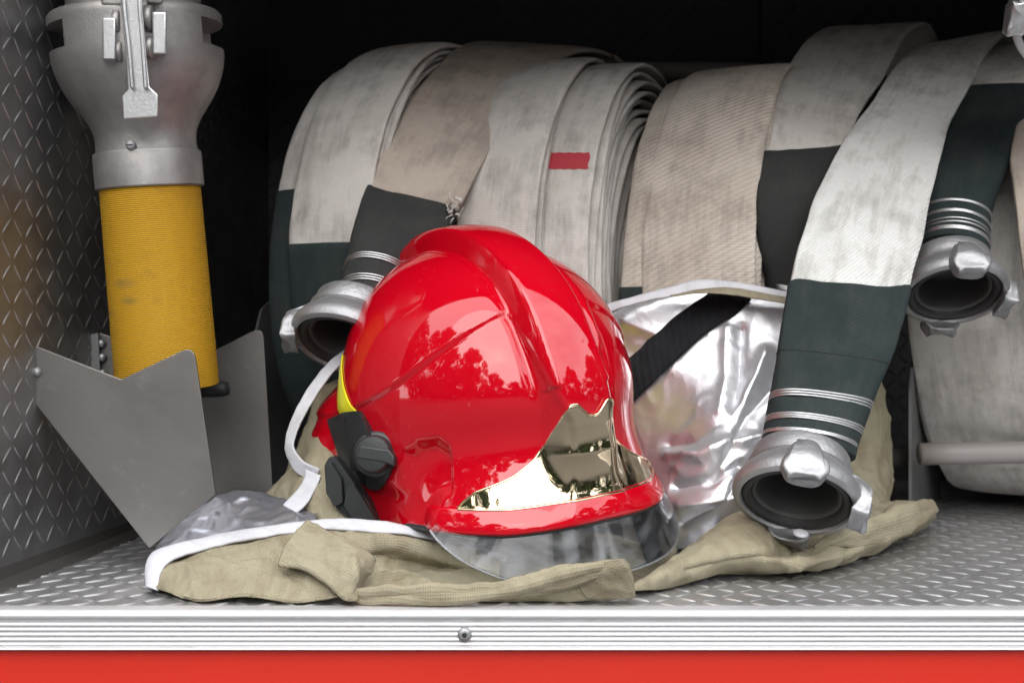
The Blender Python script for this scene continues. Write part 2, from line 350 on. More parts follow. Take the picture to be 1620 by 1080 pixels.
def wobble(G, amp, f=18, seed=0, cap=.5):
    nrm = normals(G, True); w = fnoise(G, f, seed, 3); return G + nrm * (w * amp)[..., None]
def capped(mb, G):
    b = mb.n; mb.grid(G, cu=True); n = G.shape[1]
    mb.f.append(tuple(b + i for i in range(n))); mb.f.append(tuple(b + (G.shape[0] - 1) * n + i for i in range(n))[::-1]); return mb
def wire(c, h, T, ht, ex, groups, rad=.0009, n=60):
    mb = MB()
    for (v0, v1, turns) in groups:
        m = int(n * turns); tt = np.linspace(v0, v1, m) * (len(c) - 1); i = np.clip(tt.astype(int), 0, len(c) - 2); f = (tt - i)[:, None]
        ci = c[i] * (1 - f) + c[i + 1] * f; hi = h[i] * (1 - f) + h[i + 1] * f; Ti = unit(T[i]); hti = ht[i]; exi = ex[i]
        N = unit(np.cross(hi, Ti)); N = N * np.where(N[:, 1:2] > 0, -1, 1)
        ph = np.linspace(0, 2 * PI * turns, m); co, si = np.cos(ph), np.sin(ph)
        hl = np.linalg.norm(hi, axis=1)[:, None]; hu = hi / hl
        path = ci + hu * (hl[:, 0] + .0010)[:, None] * (np.sign(co) * np.abs(co) ** exi)[:, None] + N * ((hti + .0010) * np.sign(si) * np.abs(si) ** exi)[:, None]
        mb.tube(path, rad, 6)
    return mb
def coupling(parent, org, axis, rad, lugs, m1='alu', up=(0, 0, 1)):
    """cast claw coupling; opens along +axis; lugs = angles about the axis"""
    k = rad / .05; axis = unit(axis); e0 = np.asarray(up, float); e1 = unit(e0 - axis * np.dot(e0, axis)); e2 = np.cross(axis, e1)
    pr = [(.0370, -.030), (.0385, -.028), (.0385, -.019), (.0412, -.017), (.0412, -.0125), (.0400, -.0115), (.0445, -.006), (.0470, -.002), (.0485, .001), (.0500, .0045), (.0503, .009), (.0490, .0125), (.0465, .0138), (.0440, .0138), (.0432, .0125), (.0425, .009), (.0425, -.005), (.038, -.010)]
    body = MB().lathe([(r * k, a * k) for r, a in pr], org, axis, 72).obj('coupling', M[m1], parent, sharp=40)
    MB().lathe([(r * k, a * k) for r, a in ((.0424, .004), (.0424, .0100), (.0415, .0118), (.0390, .0122), (.0365, .0110), (.0345, .0060), (.0340, .000))], org, axis, 60).obj('rubber_seal', M['rubber'], body)
    MB().lathe([(r * k, a * k) for r, a in ((.0345, .0070), (.0328, .0065), (.0315, .004), (.0312, -.025), (.029, -.035), (.0001, -.036))], org, axis, 60).obj('bore', M['bore'], body)
    for la in lugs:
        rd = e1 * math.cos(la) + e2 * math.sin(la); tg = np.cross(axis, rd); o = np.asarray(org)
        def q(a, r_, t_): return o + (axis * a + rd * r_ + tg * t_) * k
        mb = MB()
        # claw: block bridging from the flange, then a hooked nose in front of the face
        rings = [(-.016, .041, .0060, .004), (-.010, .0455, .0085, .0065), (-.001, .0500, .0125, .0070), (.008, .0510, .0150, .0075), (.016, .0500, .0150, .0080), (.0225, .0485, .0130, .0085), (.0235, .0480, .010, .006)]
        Gs = []
        for ri, (a, r_, wt, th) in enumerate(rings):
            sec = []
            for j in range(20):
                t = 2 * PI * j / 20; cx, sy = math.cos(t), math.sin(t)
                cx = math.copysign(abs(cx) ** .32, cx); sy = math.copysign(abs(sy) ** .38, sy)
                dip = 1 - .32 * math.exp(-((cx - .15) / .22) ** 2) * (1 if sy > 0 else 0) * (ri > 3)
                sec.append(q(a + .0015 * math.sin(3 * t), r_ - .001 + sy * th * .86 * dip + .0009 * math.sin(4.1 * t + 2.7 * ri + la), cx * wt * (1.08 + .10 * math.sin(2.3 * ri + 2 * la)) + .0012 * math.sin(5 * t + ri)))
            Gs.append(sec)
        Gs = cr(np.array(Gs), 24); b = mb.n; mb.grid(Gs, cu=True); mb.f.append(tuple(range(20))[::-1]); mb.f.append(tuple(23 * 20 + j for j in range(20)))
        lo = mb.obj('claw', M[m1], body)
        # small rib behind the claw
    return body
def hose(st, label, group, mt='hose', cuff=None, cmt='cuff', wires=None, n=160, amp=.0012, seed=0, name='fire_hose', wob=18, cut=None):
    c, h, T, ht, ex = ribbon_setup(st, n); G, N = section(c, h, T, ht, ex); G = wobble(G, amp, wob, seed)
    root = empty(name, tuple(c[0]), label=label, category='hose', group=group)
    k = n if cuff is None else int(cuff[0] * n) + 2
    capped(MB(), G[:k]).obj('canvas_jacket', M[mt], root)
    if cuff:
        a, slant = cuff[0], cuff[1]
        G2 = cr(G[int(a * n):], n); c2 = cr(c[int(a * n):], n)
        # first ring wavers and the cuff is a little proud
        out = unit(G2 - c2[:, None]); G2 = G2 + out * .0014
        d = G2[1] - G2[0]; G2[0] = G2[0]
        ph = np.linspace(0, 2 * PI, G2.shape[1], endpoint=False)
        for q in range(12):
            w_ = (1 - q / 12); G2[q] += (unit(T[int(a * n)]) * (.0018 * np.sin(3 * ph + seed) + slant * np.cos(ph))[:, None]) * w_
        G2[0] -= out[0] * .0010
        cf = capped(MB(), G2).obj('rubber_cuff', M[cmt], root)
        if len(cuff) > 2:   # stitched overlap ridge
            for s_ in cuff[2]:
                i = int(s_ * n); MB().tube(np.vstack([G2[i] + out[i] * .0001, G2[i][:1]]), .0006, 6).obj('seam', M['dark'], cf)
    if wires: wire(c, h, T, ht + .0014, ex, wires).obj('wire_binding', M['alu_white'], root)
    return root, c, h, T
PSI = R(23)
def coil(pxf, rf, Rr, cz, w, label, group, mt='hose', psi=PSI, turns=9, t=.0075, cuff=None, cmt='cuff', a0=70, a1=430, seed=0, flat=.0, mark=None, ell=1.0):
    f0 = P(pxf, 540, rf); u = np.array([math.sin(psi), math.cos(psi), 0]); ax = np.array([math.cos(psi), -math.sin(psi), 0]); zz = np.array([0, 0, 1.])
    cen = np.array([f0[0], f0[1], cz]) + u * Rr
    root = empty('rolled_fire_hose', tuple(cen), label=label, category='hose', group=group)
    def ring(rad, th, off, half=.0034):
        L = []
        for q in th:
            rr = rad * (1 + .012 * math.sin(2 * q + seed) + .006 * math.sin(5 * q + 2 * seed)); co, si = math.cos(q), math.sin(q)
            L.append(cen + u * rr * co + zz * rr * si * ell + ax * (w / 2 + off + .0025 * math.sin(3 * q + rad * 200 + seed)))
        L = np.array(L); Tn = unit(np.gradient(L, axis=0)); rd = unit(np.cross(Tn, ax)); 
        rd = rd * np.sign(np.sum(rd * (L - cen), 1))[:, None]
        ph = np.linspace(0, 2 * PI, 40, endpoint=False); X = np.sign(np.cos(ph)) * np.abs(np.cos(ph)) ** .4; Y = np.sign(np.sin(ph)) * np.abs(np.sin(ph)) ** .55
        crown = .0018 * (1 - X ** 2)
        return L[:, None] + ax * (w / 2) * X[None, :, None] + rd[:, None] * (half * Y + crown)[None, :, None], L
    mb = MB()
    for k in range(turns):
        th = np.radians(np.linspace(60, 420, 110)) if k else np.radians(np.linspace(a0, a1, 150))
        rad = Rr - k * t - (th - th[0]) / (2 * PI) * t * (1 if k else 0)
        pr = []
        for q in range(len(th)): pr.append(rad[q])
        # build with varying radius
        L = []
        G, _ = ring(float(np.mean(rad)), th, .0030 * math.sin(7.7 * k + seed) if k else 0)
        if k: G = G + (np.stack([u[0] * np.cos(th), u[1] * np.cos(th), np.sin(th)], 1) * (.0016 * np.sin(3 * th + 2.1 * k) + .001 * np.sin(7 * th + k))[:, None])[:, None, :]
        # spiral shrink
        sh = (np.mean(rad) - rad)[:, None]
        dirv = np.stack([u[0] * np.cos(th), u[1] * np.cos(th), np.sin(th)], 1)
        G = G - dirv[:, None] * sh[:, None, :]
        if k == 0:
            G = wobble(G, .0012, 22, seed)
            if cuff:
                kk = int((cuff - a0) / (a1 - a0) * 150); cf = G[kk - 1:]; cl = cf.mean(1, keepdims=True); cf = cf + unit(cf - cl) * .0014
                capped(MB(), cf).obj('rubber_cuff', M[cmt], root); G = G[:kk + 1]
        capped(mb, G)
    mb.obj('canvas_jacket', M[mt], root)
    return root, cen, u, ax
# left bank of rolls
GL = 'fire hoses stacked on the left side of the rack'; GR = 'fire hoses stacked on the right side of the rack'
FL, TH = .4, .0040
LB = dict(psi=R(20), t=.0085)
coil(430, 1.392, .248, .266, .108, 'outermost pale hose roll at the far left, its dark cuff starting highest', GL, 'hose', cuff=165, a1=400, seed=1, turns=7, **LB)
coil(463, 1.375, .256, .268, .086, 'pale hose roll second from the left, its dark cuff starting lower', GL, 'hose', cuff=178, a1=300, seed=2, turns=2, **LB)
rD, cD, uD, aD = coil(725, 1.375, .245, .258, .082, 'pale hose roll directly behind the crest of the red helmet', GL, 'hose', seed=3, turns=7, a1=420, **LB)
rE, cE, uE, aE = coil(798, 1.385, .240, .256, .087, 'hose roll with a short red painted bar across its canvas', GL, 'hose', seed=5, turns=18, psi=R(22), t=.0095, a1=420)
# right bank
coil(985, 1.392, .25, .243, .085, 'narrow twill hose roll with a small black cuff at its foot', GR, 'hose_twill', cuff=181, a1=330, seed=7, turns=9)
coil(1021, 1.38, .252, .247, .110, 'broad beige hose roll with diagonal twill weave above the silver cloth', GR, 'hose_twill', seed=8, turns=8)
coil(1437, 1.44, .245, .262, .16, 'large pale hose roll at the right edge behind the grey tube', GR, 'hose', psi=R(33), seed=9, turns=8)
# free ends
st = [(930, 150, 1.80, 1040, 150, 1.80, TH, FL), (840, 82, 1.72, 975, 92, 1.70, TH, FL), (745, 72, 1.62, 915, 82, 1.61, TH, FL), (690, 108, 1.52, 862, 118, 1.52, TH, FL), (638, 180, 1.43, 806, 190, 1.43, TH, FL), (603, 240, 1.38, 763, 260, 1.38, TH, FL), (580, 300, 1.35, 727, 330, 1.35, .006, .45), (562, 360, 1.32, 690, 385, 1.32, .014, .6), (548, 420, 1.29, 645, 438, 1.29, .026, .9), (535, 470, 1.27, 635, 484, 1.27, .029, 1), (525, 500, 1.26, 622, 512, 1.26, .029, 1)]
r_, c, h, T = hose(st, 'beige hose with a dark cuff and a metal coupling hanging beside the helmet', GL, 'hose_beige', (.60, .006), 'cuff_grey', [(.80, .82, 3), (.865, .885, 2.4), (.925, .945, 3)], seed=1.5)
fr_ = MB()
for k in range(16):
    x, y = 706 + 22 * random.random(), 318 + 40 * random.random(); q = np.array([P(x, y, 1.335), P(x + random.uniform(-5, 5), y - 7, 1.328), P(x + random.uniform(-9, 9), y - random.uniform(8, 18), 1.33)])
    fr_.tube(cr(q, 6), random.choice([.0004, .0007, .0013]), 5)
fr_.obj('frayed_threads', M['hose'], r_)
coupling(r_, P(553, 528, 1.225), (-.22, -.52, -.82), .0500, [R(68), R(248)])
st = [(1350, 120, 1.85, 1500, 110, 1.85, TH, FL), (1325, 52, 1.74, 1475, 46, 1.74, TH, FL), (1285, 58, 1.64, 1438, 50, 1.64, TH, FL), (1248, 105, 1.54, 1400, 118, 1.54, TH, FL), (1222, 170, 1.45, 1360, 180, 1.45, TH, FL), (1209, 240, 1.38, 1345, 232, 1.38, TH, FL), (1199, 320, 1.34, 1332, 320, 1.34, .006, .45), (1201, 390, 1.345, 1325, 390, 1.345, .016, .7), (1212, 440, 1.36, 1310, 440, 1.36, .028, 1), (1214, 480, 1.37, 1308, 480, 1.37, .029, 1)]
r_, c, h, T = hose(st, 'pale hose with a charcoal cuff tucked behind the front hose', GR, 'hose', (.56, .0), 'cuff_grey', [(.88, .90, 2.5)], seed=2.5)
coupling(r_, P(1262, 502, 1.385), (0, -.15, -.98), .044, [R(60), R(240)])
st = [(1510, 190, 1.85, 1650, 175, 1.85, TH, FL), (1482, 92, 1.74, 1625, 78, 1.74, TH, FL), (1455, 78, 1.63, 1597, 52, 1.66, TH, FL), (1418, 105, 1.54, 1562, 84, 1.57, TH, FL), (1378, 165, 1.44, 1533, 140, 1.47, TH, FL), (1330, 232, 1.35, 1500, 205, 1.38, TH, FL), (1292, 305, 1.29, 1478, 290, 1.31, TH, FL), (1268, 375, 1.245, 1459, 375, 1.26, TH, FL), (1252, 440, 1.215, 1437, 460, 1.22, .0045, FL), (1237, 520, 1.19, 1415, 545, 1.195, .008, .5), (1226, 600, 1.17, 1384, 620, 1.175, .018, .7), (1214, 672, 1.155, 1352, 700, 1.16, .032, .95), (1208, 700, 1.15, 1345, 728, 1.155, .034, 1)]
r_, c, h, T = hose(st, 'front woven hose with a long green cuff, its coupling resting on the khaki cloth', GR, 'hose_weave', (.665, -.004, (.36,)), 'cuff', [(.855, .866, 2.6), (.895, .907, 2.6), (.935, .946, 2.6)], seed=3.5, n=200)
coupling(r_, P(1262, 772, 1.115), (-.24, -.60, -.76), .0500, [R(-14), R(166), R(-100)])
st = [(1575, 160, 1.88, 1700, 160, 1.88, TH, FL), (1555, 82, 1.74, 1670, 75, 1.74, TH, FL), (1522, 100, 1.59, 1655, 95, 1.52, TH, FL), (1498, 145, 1.51, 1635, 139, 1.41, TH, FL), (1478, 225, 1.42, 1610, 225, 1.36, .006, .5), (1464, 285, 1.37, 1583, 290, 1.34, .014, .7), (1456, 335, 1.35, 1567, 345, 1.33, .028, 1), (1452, 395, 1.33, 1564, 405, 1.31, .031, 1)]
r_, c, h, T = hose(st, 'hose with dark green cuff and open coupling hanging above the large roll', GR, 'hose', (.42, .0), 'cuff', [(.86, .87, 3), (.905, .915, 3), (.935, .955, 1.5), (.967, .98, 3)], seed=4.5)
coupling(r_, P(1507, 450, 1.28), (-.06, -.56, -.83), .0475, [R(-4), R(176), R(-100)])
st = [(1640, 120, 1.7, 1760, 120, 1.7, TH, FL), (1622, 160, 1.43, 1740, 160, 1.40, TH, FL), (1600, 235, 1.35, 1730, 215, 1.33, TH, FL), (1604, 300, 1.32, 1730, 300, 1.31, TH, FL), (1613, 390, 1.30, 1730, 390, 1.29, TH, FL), (1625, 480, 1.30, 1740, 480, 1.29, TH, FL)]
hose(st, 'sliver of grey canvas hose cut off by the right edge', GR, 'hose_beige', seed=5.5)
# red paint bar on hose E : follow outer turn
def on_coil(cen, u, ax, Rr, w, th, along, off):
    co, si = math.cos(th), math.sin(th); return cen + u * (Rr + off) * co + np.array([0, 0, 1.]) * (Rr + off) * si + ax * along
m = mat('red_marking_paint', (.42, .035, .05), .7); M['mark'] = m
me_ = [o for o in rE.children][0]; dg = bpy.context.evaluated_depsgraph_get()
bvE = BVHTree.FromPolygons([v.co[:] for v in me_.data.vertices], [p.vertices[:] for p in me_.data.polygons])
camv = Vector((0, -CD, CH))
def cast(bv, px, py, off):
    d = Vector(P(px, py, 1.0)) - camv; d.normalize(); hit, nn, i, dist = bv.ray_cast(camv, d)
    if hit is None: return None
    if nn.dot(d) > 0: nn = -nn
    return np.array(hit + nn * off)
rows = []
for j in range(7):
    row = []
    for i in range(24):
        x = 858 + 74 * i / 23; wv = .5 * math.sin(i * 1.3) ; y = 242 + 26 * j / 6 + (wv if j in (0, 6) else 0)
        q = cast(bvE, x + (2 if i == 23 else 0) * math.sin(j), y, .0006); row.append(q if q is not None else P(x, y, 1.4))
    rows.append(row)
MB().grid(np.array(rows)).obj('painted_bar', M['mark'], rE)
# corner coupling
root = empty('hanging_coupling', tuple(P(1675, 20, 1.2)), label='white metal coupling claw poking into the top right corner', category='coupling')
coupling(root, P(1690, 30, 1.2), (-.2, -.85, -.3), .046, [R(85), R(-95)], 'alu_white')
# ------------------------------------------------------------------ rack
root = empty('hose_rack', (0, .5, 0), label='dark steel hose rack with divider plates and grey tube rails behind the hoses', category='rack')
def divider(px, r0, z1, depth=.42, z0=.0, ps=PSI):
    a = P(px, 540, r0); a[2] = 0; d = np.array([math.sin(ps), math.cos(ps), 0]); t = np.array([math.cos(ps), -math.sin(ps), 0]) * .0015
    mb = MB(); q = []
    pts = [(0, z0), (0, z1 * .8), (.012, z1 * .93), (.04, z1), (depth, z1), (depth, z0)]
    V = [a + d * u + np.array([0, 0, z]) + s_ * t for s_ in (-1, 1) for u, z in pts]; n_ = len(pts)
    F = [tuple(range(n_)), tuple(range(2 * n_ - 1, n_ - 1, -1))] + [(i, (i + 1) % n_, n_ + (i + 1) % n_, n_ + i) for i in range(n_)]
    return mb.add(V, F).obj('divider_plate', M['rack'], root, smooth=False)
divider(1440, 1.45, .175, .25, ps=R(26)); divider(402, 1.48, .24, .28); divider(928, 1.46, .285, .25)
def rail(p0, p1, rad, m_='tube'): return MB().tube(np.array([p0 * (1 - t) + p1 * t for t in np.linspace(0, 1, 6)]), rad, 24).obj('tube_rail', M[m_], root)
rail(P(1455, 718, 1.43), P(1790, 712, 1.43), .0112); rail(P(1230, 722, 1.60), P(1438, 722, 1.56), .0116)
rail(P(600, 112, 1.83), P(1260, 114, 1.83), .012); rail(P(400, 700, 1.6), P(1230, 720, 1.6), .012)
MB().box(tuple(P(1205, 160, 1.78)), tuple(P(1222, -30, 1.80)[[0, 1, 2]])).obj('upright_post', M['dark'], root, smooth=False)
# ------------------------------------------------------------------ bracket + branch pipe
def rounded(poly, rad, seg=6):
    out = []; n_ = len(poly)
    for i in range(n_):
        p = np.array(poly[i][:2], float); rd = poly[i][2] if len(poly[i]) > 2 else rad
        a = np.array(poly[i - 1][:2], float); b = np.array(poly[(i + 1) % n_][:2], float)
        da, db = unit(a - p), unit(b - p)
        if rd <= 0: out.append(p); continue
        for t in np.linspace(0, 1, seg): out.append((p + da * rd) * (1 - t) ** 2 + 2 * p * t * (1 - t) + (p + db * rd) * t ** 2)
    return out
def plate(name, poly, r, t, mt, parent, yaw=0, bevel=.0006):
    V = [P(x, y, r) for x, y in poly]
    if yaw:
        o = V[0].copy()
        for v in V: v[1] += (v[0] - o[0]) * math.tan(yaw)
    n_ = len(V); W = [v + np.array([0, t, 0]) for v in V]
    F = [tuple(range(n_)), tuple(range(2 * n_ - 1, n_ - 1, -1))] + [(i, n_ + i, n_ + (i + 1) % n_, (i + 1) % n_) for i in range(n_)]
    return MB().add(V + W, F).obj(name, M[mt], parent, smooth=False, bevel=bevel)
root = empty('pipe_bracket', tuple(P(60, 600, 1.18)), label='grey steel V-notched bracket on the tread plate wall holding the yellow pipe', category='bracket')
plate('front_plate', rounded([(54, 546, 0), (192, 600, 3), (306, 546, 22), (341, 782, 0), (236, 867, 3), (57, 640, 3)], 3), 1.18, .003, 'steel', root)
plate('rear_plate', rounded([(120, 640, 0), (180, 570, 0), (300, 575, 8), (416, 515, 22), (433, 800, 0), (330, 850, 3)], 3), 1.40, .003, 'steel', root)
fl = plate('wall_flange', rounded([(157, 526, 0), (192, 538, 2), (192, 606, 0), (160, 592, 0)], 1), 1.31, .003, 'steel', root)
plate('wall_flange', rounded([(78, 545, 0), (155, 526, 2), (158, 592, 0), (110, 570, 0)], 1), 1.30, .003, 'rack', root)
for x, y, r_b in ((137, 550, 1.297), (160, 543, 1.305), (161, 565, 1.305), (162, 590, 1.305), (58, 588, 1.178)):
    MB().lathe([(.0001, -.003), (.002, -.003), (.0034, -.0018), (.004, .001)], P(x, y, r_b), (0, 1, 0), 14).obj('bolt_head', M['alu'], root)
MB().tube(np.array([P(300, 617, 1.32), P(352, 615, 1.32), P(361, 614, 1.32)]), [.0075, .0075, .0060], 20).obj('rubber_stop', M['rubber'], root)
PB, PT = P(268, 640, 1.25), P(208, -40, 1.212)
def rp_(py): return 1.25 - .038 * (640 - py) / 680.
axd = unit(PT - PB)
def pp(py, x=None):                                       # point on the pipe axis at photo row py
    t = (640 - py) / 680.; return PB * (1 - t) + PT * t
root = empty('branch_pipe', tuple(PB), label='grey metal branch pipe with a yellow cord-wrapped grip standing in the wall bracket', category='branch pipe')
sc13 = S * 1.3
def hgt(py): return float(np.dot(pp(py) - PB, axd))
def lat(prof, name, mt, parent=root, n_=96, sharp=35):
    return MB().lathe([(a * S * rp_(y), hgt(y)) for a, y in prof], PB, axd, n_, ref=(0, 1, 0)).obj(name, M[mt], parent, sharp=sharp)
lat([(70, 612), (79, 611), (79.5, 600)] + [(79.5 - .4 * (600 - y) / 60, y) for y in range(600, 289, -10)] + [(76, 288), (60, 288)], 'yellow_grip', 'yellow')
col_ = lat([(70, 294), (81, 293), (83, 291), (83, 240), (82, 237), (76, 236)], 'collar', 'alu_dull')
q = pp(240) + np.array([0.0, -83 * S * rp_(240), .001])
s1 = MB().lathe([(.0001, -.0022), (.0022, -.0022), (.0038, -.0018), (.0042, .001)], q, (0, 1, 0), 20).obj('screw', M['alu'], col_)
MB().box((q[0] - .0025, q[1] - .0026, q[2] - .0004), (q[0] + .0025, q[1] - .002, q[2] + .0004)).obj('screw_slot', M['dark'], s1, smooth=False)
# head: goblet with slots cut on both sides
prof = [(78, 238), (77, 222), (79, 205), (88, 185), (102, 165), (116, 142), (126, 118), (131, 98), (132.5, 82)]
ysl = [(132.5, 82), (133, 60), (133, 42)]
prof2 = [(133, 42), (133.5, 36), (133, 28), (129, 23), (118, 20), (106, 19), (103, 5), (104, -8), (112, -10), (121, -18), (122, -40)]
ang = np.linspace(0, 2 * PI, 144, endpoint=False)
e1 = unit(np.array([0, -1., 0]) - axd * np.dot([0, -1., 0], axd)); e2 = np.cross(axd, e1)
def ringpt(a, y, t): return PB + axd * hgt(y) + (e1 * math.cos(t) + e2 * math.sin(t)) * a * S * rp_(y)
mb = MB(); mb.grid(np.array([[ringpt(a, y, t) for t in ang] for a, y in cr(prof, 30)]), cu=True)
mb.grid(np.array([[ringpt(a, y, t) for t in ang] for a, y in prof2]), cu=True)
slots = [(R(63), R(135)), (R(-112), R(-36))]              # openings either side as the photo shows
def in_slot(t):
    t = (t + PI) % (2 * PI) - PI; return any(a < t < b for a, b in slots)
for k in range(144):
    t0, t1 = ang[k], ang[k] + 2 * PI / 144; tm = (t0 + t1) / 2
    if not in_slot(tm):
        mb.grid(np.array([[ringpt(a, y, t) for t in (t0, t1)] for a, y in ysl]))
for (a0_, b0_) in slots:                                  # inner reveal of each slot
    tt = np.linspace(a0_, b0_, 24)
    mb.grid(np.array([[ringpt(a, y, t) for t in tt] for a, y in ((132.5, 82), (88, 82), (88, 42), (133, 42))]))
    for t in (a0_, b0_): mb.grid(np.array([[ringpt(a, y, t) for a in (88, 133)] for y in (82, 42)]))
hd = mb.obj('coupling_head', M['alu_dull'], root, sharp=35)
for (a0_, b0_) in slots:
    tt = np.linspace(a0_ + .03, b0_ - .03, 20)
    MB().grid(np.array([[ringpt(90, y, t) for t in tt] for y in (81, 43)])).obj('slot_shade', M['dark'], hd)  # near-black sheet stands in for the shade inside the slot
def local_box(parent, name, x0, x1, y0, y1, d0, d1, mt, bev=.0012):
    # block in front of the head: photo px box at pipe depth, d = metres toward the camera from the axis
    V = []
    for d in (d0, d1):
        for (x, y) in ((x0, y0), (x1, y0), (x1, y1), (x0, y1)):
            V.append(P(x, y, rp_(y) - d / CD))
    F = [(0, 1, 2, 3), (7, 6, 5, 4), (0, 4, 5, 1), (1, 5, 6, 2), (2, 6, 7, 3), (3, 7, 4, 0)]
    return MB().add(V, F).obj(name, M[mt], parent, smooth=True, sharp=30, bevel=bev)
def bar(px0, px1, *a, **k): return None
lv = []
# lever : tapered bar with a groove and spade end, standing off the head
def leverslab(name, L, d0, d1, mt, parent):
    n_ = len(L); V = [P(x, y, rp_(y) - d0 / CD) for x, y in L] + [P(x, y, rp_(y) - d1 / CD) for x, y in L]
    F = [tuple(range(n_))[::-1], tuple(range(n_, 2 * n_))] + [(i, (i + 1) % n_, n_ + (i + 1) % n_, n_ + i) for i in range(n_)]
    return MB().add(V, F).obj(name, M[mt], parent, smooth=True, sharp=30, bevel=.0010)
Lout = [(187, -30), (192, 20), (199, 80), (203, 142), (193, 152), (195, 189), (250, 185), (250, 150), (237, 138), (232, 90), (226, 20), (224, -30)]
lever = leverslab('lever_arm', [(x, y) for x, y in Lout], .070, .079, 'alu_white', root)
for xs in ([(189, -30), (194, 20), (201, 80), (206, 140), (212, 140), (207, 80), (200, 20), (196, -30)], [(215, -30), (218, 20), (223, 80), (227, 140), (234, 139), (229, 80), (224, 20), (221, -30)]):
    leverslab('lever_rib', xs, .0795, .0840, 'alu_white', lever)
for (x0, x1, y0, y1) in ((162, 183, 28, 95), (241, 263, 19, 86)):
    local_box(root, 'pivot_lug', x0, x1, y0, y1, .050, .078, 'alu_white', .0014)
for (xc, yc, w_, hh) in ((190, 82, 8, 17), (239, 76, 8, 17), (187, 35, 8, 19), (237, 29, 9, 19)):
    a = P(xc - w_ / 2 - 2, yc, rp_(yc) - .066 / CD); b = P(xc + w_ / 2 + 2, yc, rp_(yc) - .066 / CD)
    MB().tube(np.array([a, a + (b - a) * .12, a + (b - a) * .88, b]), np.array([.8, 1, 1, .8]) * hh * S * 1.2, 28).obj('pivot_roller', M['alu_dull'], root)
for (x0, x1, y0, y1) in ((160, 200, -30, 9), (232, 258, -30, 5)):
    local_box(root, 'latch_ear', x0, x1, y0, y1, .045, .072, 'alu_dull', .002)
# ------------------------------------------------------------------ helmet
HS = 1.05
HC = np.array([(768 - 810) * S * 1.235, CD * .235, .0])
HPHI, HROLL, HPITCH, HZ = R(58), R(6), R(0), .056
Fv = np.array([math.cos(HPHI), -math.sin(HPHI), 0]); Rv = np.array([-math.sin(HPHI), -math.cos(HPHI), 0]); Uv = np.array([0, 0, 1.])
def hworld(f, s, z):
    f, s, z = (np.asarray(q_) * HS for q_ in (f, s, z))
    f2 = f * math.cos(HPITCH) + z * math.sin(HPITCH); z2 = -f * math.sin(HPITCH) + z * math.cos(HPITCH)
    s2 = s * math.cos(HROLL) + z2 * math.sin(HROLL); z3 = z2 * math.cos(HROLL) - s * math.sin(HROLL)
    return HC + f2[..., None] * Fv + s2[..., None] * Rv + (z3 + HZ)[..., None] * Uv
A_, B_, ZQ, CT = .152, .121, .070, .140
def interp(x, pts):
    xs, ys = zip(*pts); return np.interp(x, xs, ys)
def smooth_interp(x, pts):
    xs, ys = zip(*pts); xx = np.linspace(xs[0], xs[-1], 721); yy = np.interp(xx, xs, ys)
    k = np.hanning(31); k /= k.sum(); yy = np.convolve(np.pad(yy, 15, 'edge'), k, 'valid'); return np.interp(x, xx, yy)
def zb(al):                                   # lower edge by azimuth in degrees (0 = front)
    a = np.abs((np.degrees(al) + 180) % 360 - 180)
    return smooth_interp(a, [(0, .002), (30, .000), (58, .004), (66, .004), (72, -.012), (80, -.022), (105, -.026), (122, .000), (140, .028), (180, .030)])
def sdf(px, py, poly):                        # signed distance in photo px, negative inside
    d = np.full(px.shape, 1e9); ins = np.zeros(px.shape, bool); n_ = len(poly)
    for i in range(n_):
        (x0, y0), (x1, y1) = poly[i], poly[(i + 1) % n_]; ex, ey = x1 - x0, y1 - y0
        t = np.clip(((px - x0) * ex + (py - y0) * ey) / (ex * ex + ey * ey), 0, 1)
        d = np.minimum(d, np.hypot(px - x0 - t * ex, py - y0 - t * ey))
        c1 = (y0 > py) != (y1 > py); ins ^= c1 & (px < (x1 - x0) * (py - y0) / (y1 - y0 + 1e-9) + x0)
    return np.where(ins, -d, d)
LOW = [(560, 643), (600, 622), (640, 594), (690, 557), (740, 522), (775, 502), (800, 489), (812, 500), (850, 575), (893, 665), (905, 760), (905, 1000), (300, 1000), (300, 660), (520, 655)]
EAR = [(622, 770), (632, 715), (655, 697), (690, 690), (722, 712), (745, 752), (735, 775), (700, 790), (684, 815), (675, 880), (560, 880), (540, 790), (560, 740)]
def shell(al, z, off=0.):
    """al azimuth, z local height -> local point; the real helmet surface"""
    a = np.abs((np.degrees(al) + 180) % 360 - 180)
    hz = np.clip((z - ZQ) / CT, 0, 1); H = np.where(z > ZQ, (1 - hz ** 2.25) ** (1 / 2.15), 1.0)
    low = np.clip((ZQ - z) / ZQ, 0, 1.5)
    H = H + np.where(z < ZQ, 0, 0)
    fw = np.exp(-(a / 62.) ** 4)              # front brow flare
    fl = fw * (.0155 * np.clip((.075 - z) / .075, 0, 1.1) ** 1.7 - .006 * sstep(z, .0, .05) * (1 - sstep(z, .05, .10)))
    bk = sstep(a, 106, 124)                   # nape guard flare
    fl = fl + bk * (.022 * sstep(.108 - z, -.002, .030) + .006 * low)
    sd = np.exp(-((a - 90) / 24.) ** 2); fl = fl - sd * .010 * low ** 1.5
    Af = np.where(np.cos(al) > 0, A_, A_ * .93); fl0 = -.0135 * sstep(a, 80, 122) * sstep(z, .045, .085)
    fl = fl + fl0 * H
    f = (Af * H + fl + off) * np.cos(al); s = (B_ * H + fl + off) * np.sin(al)
    return f, s, z
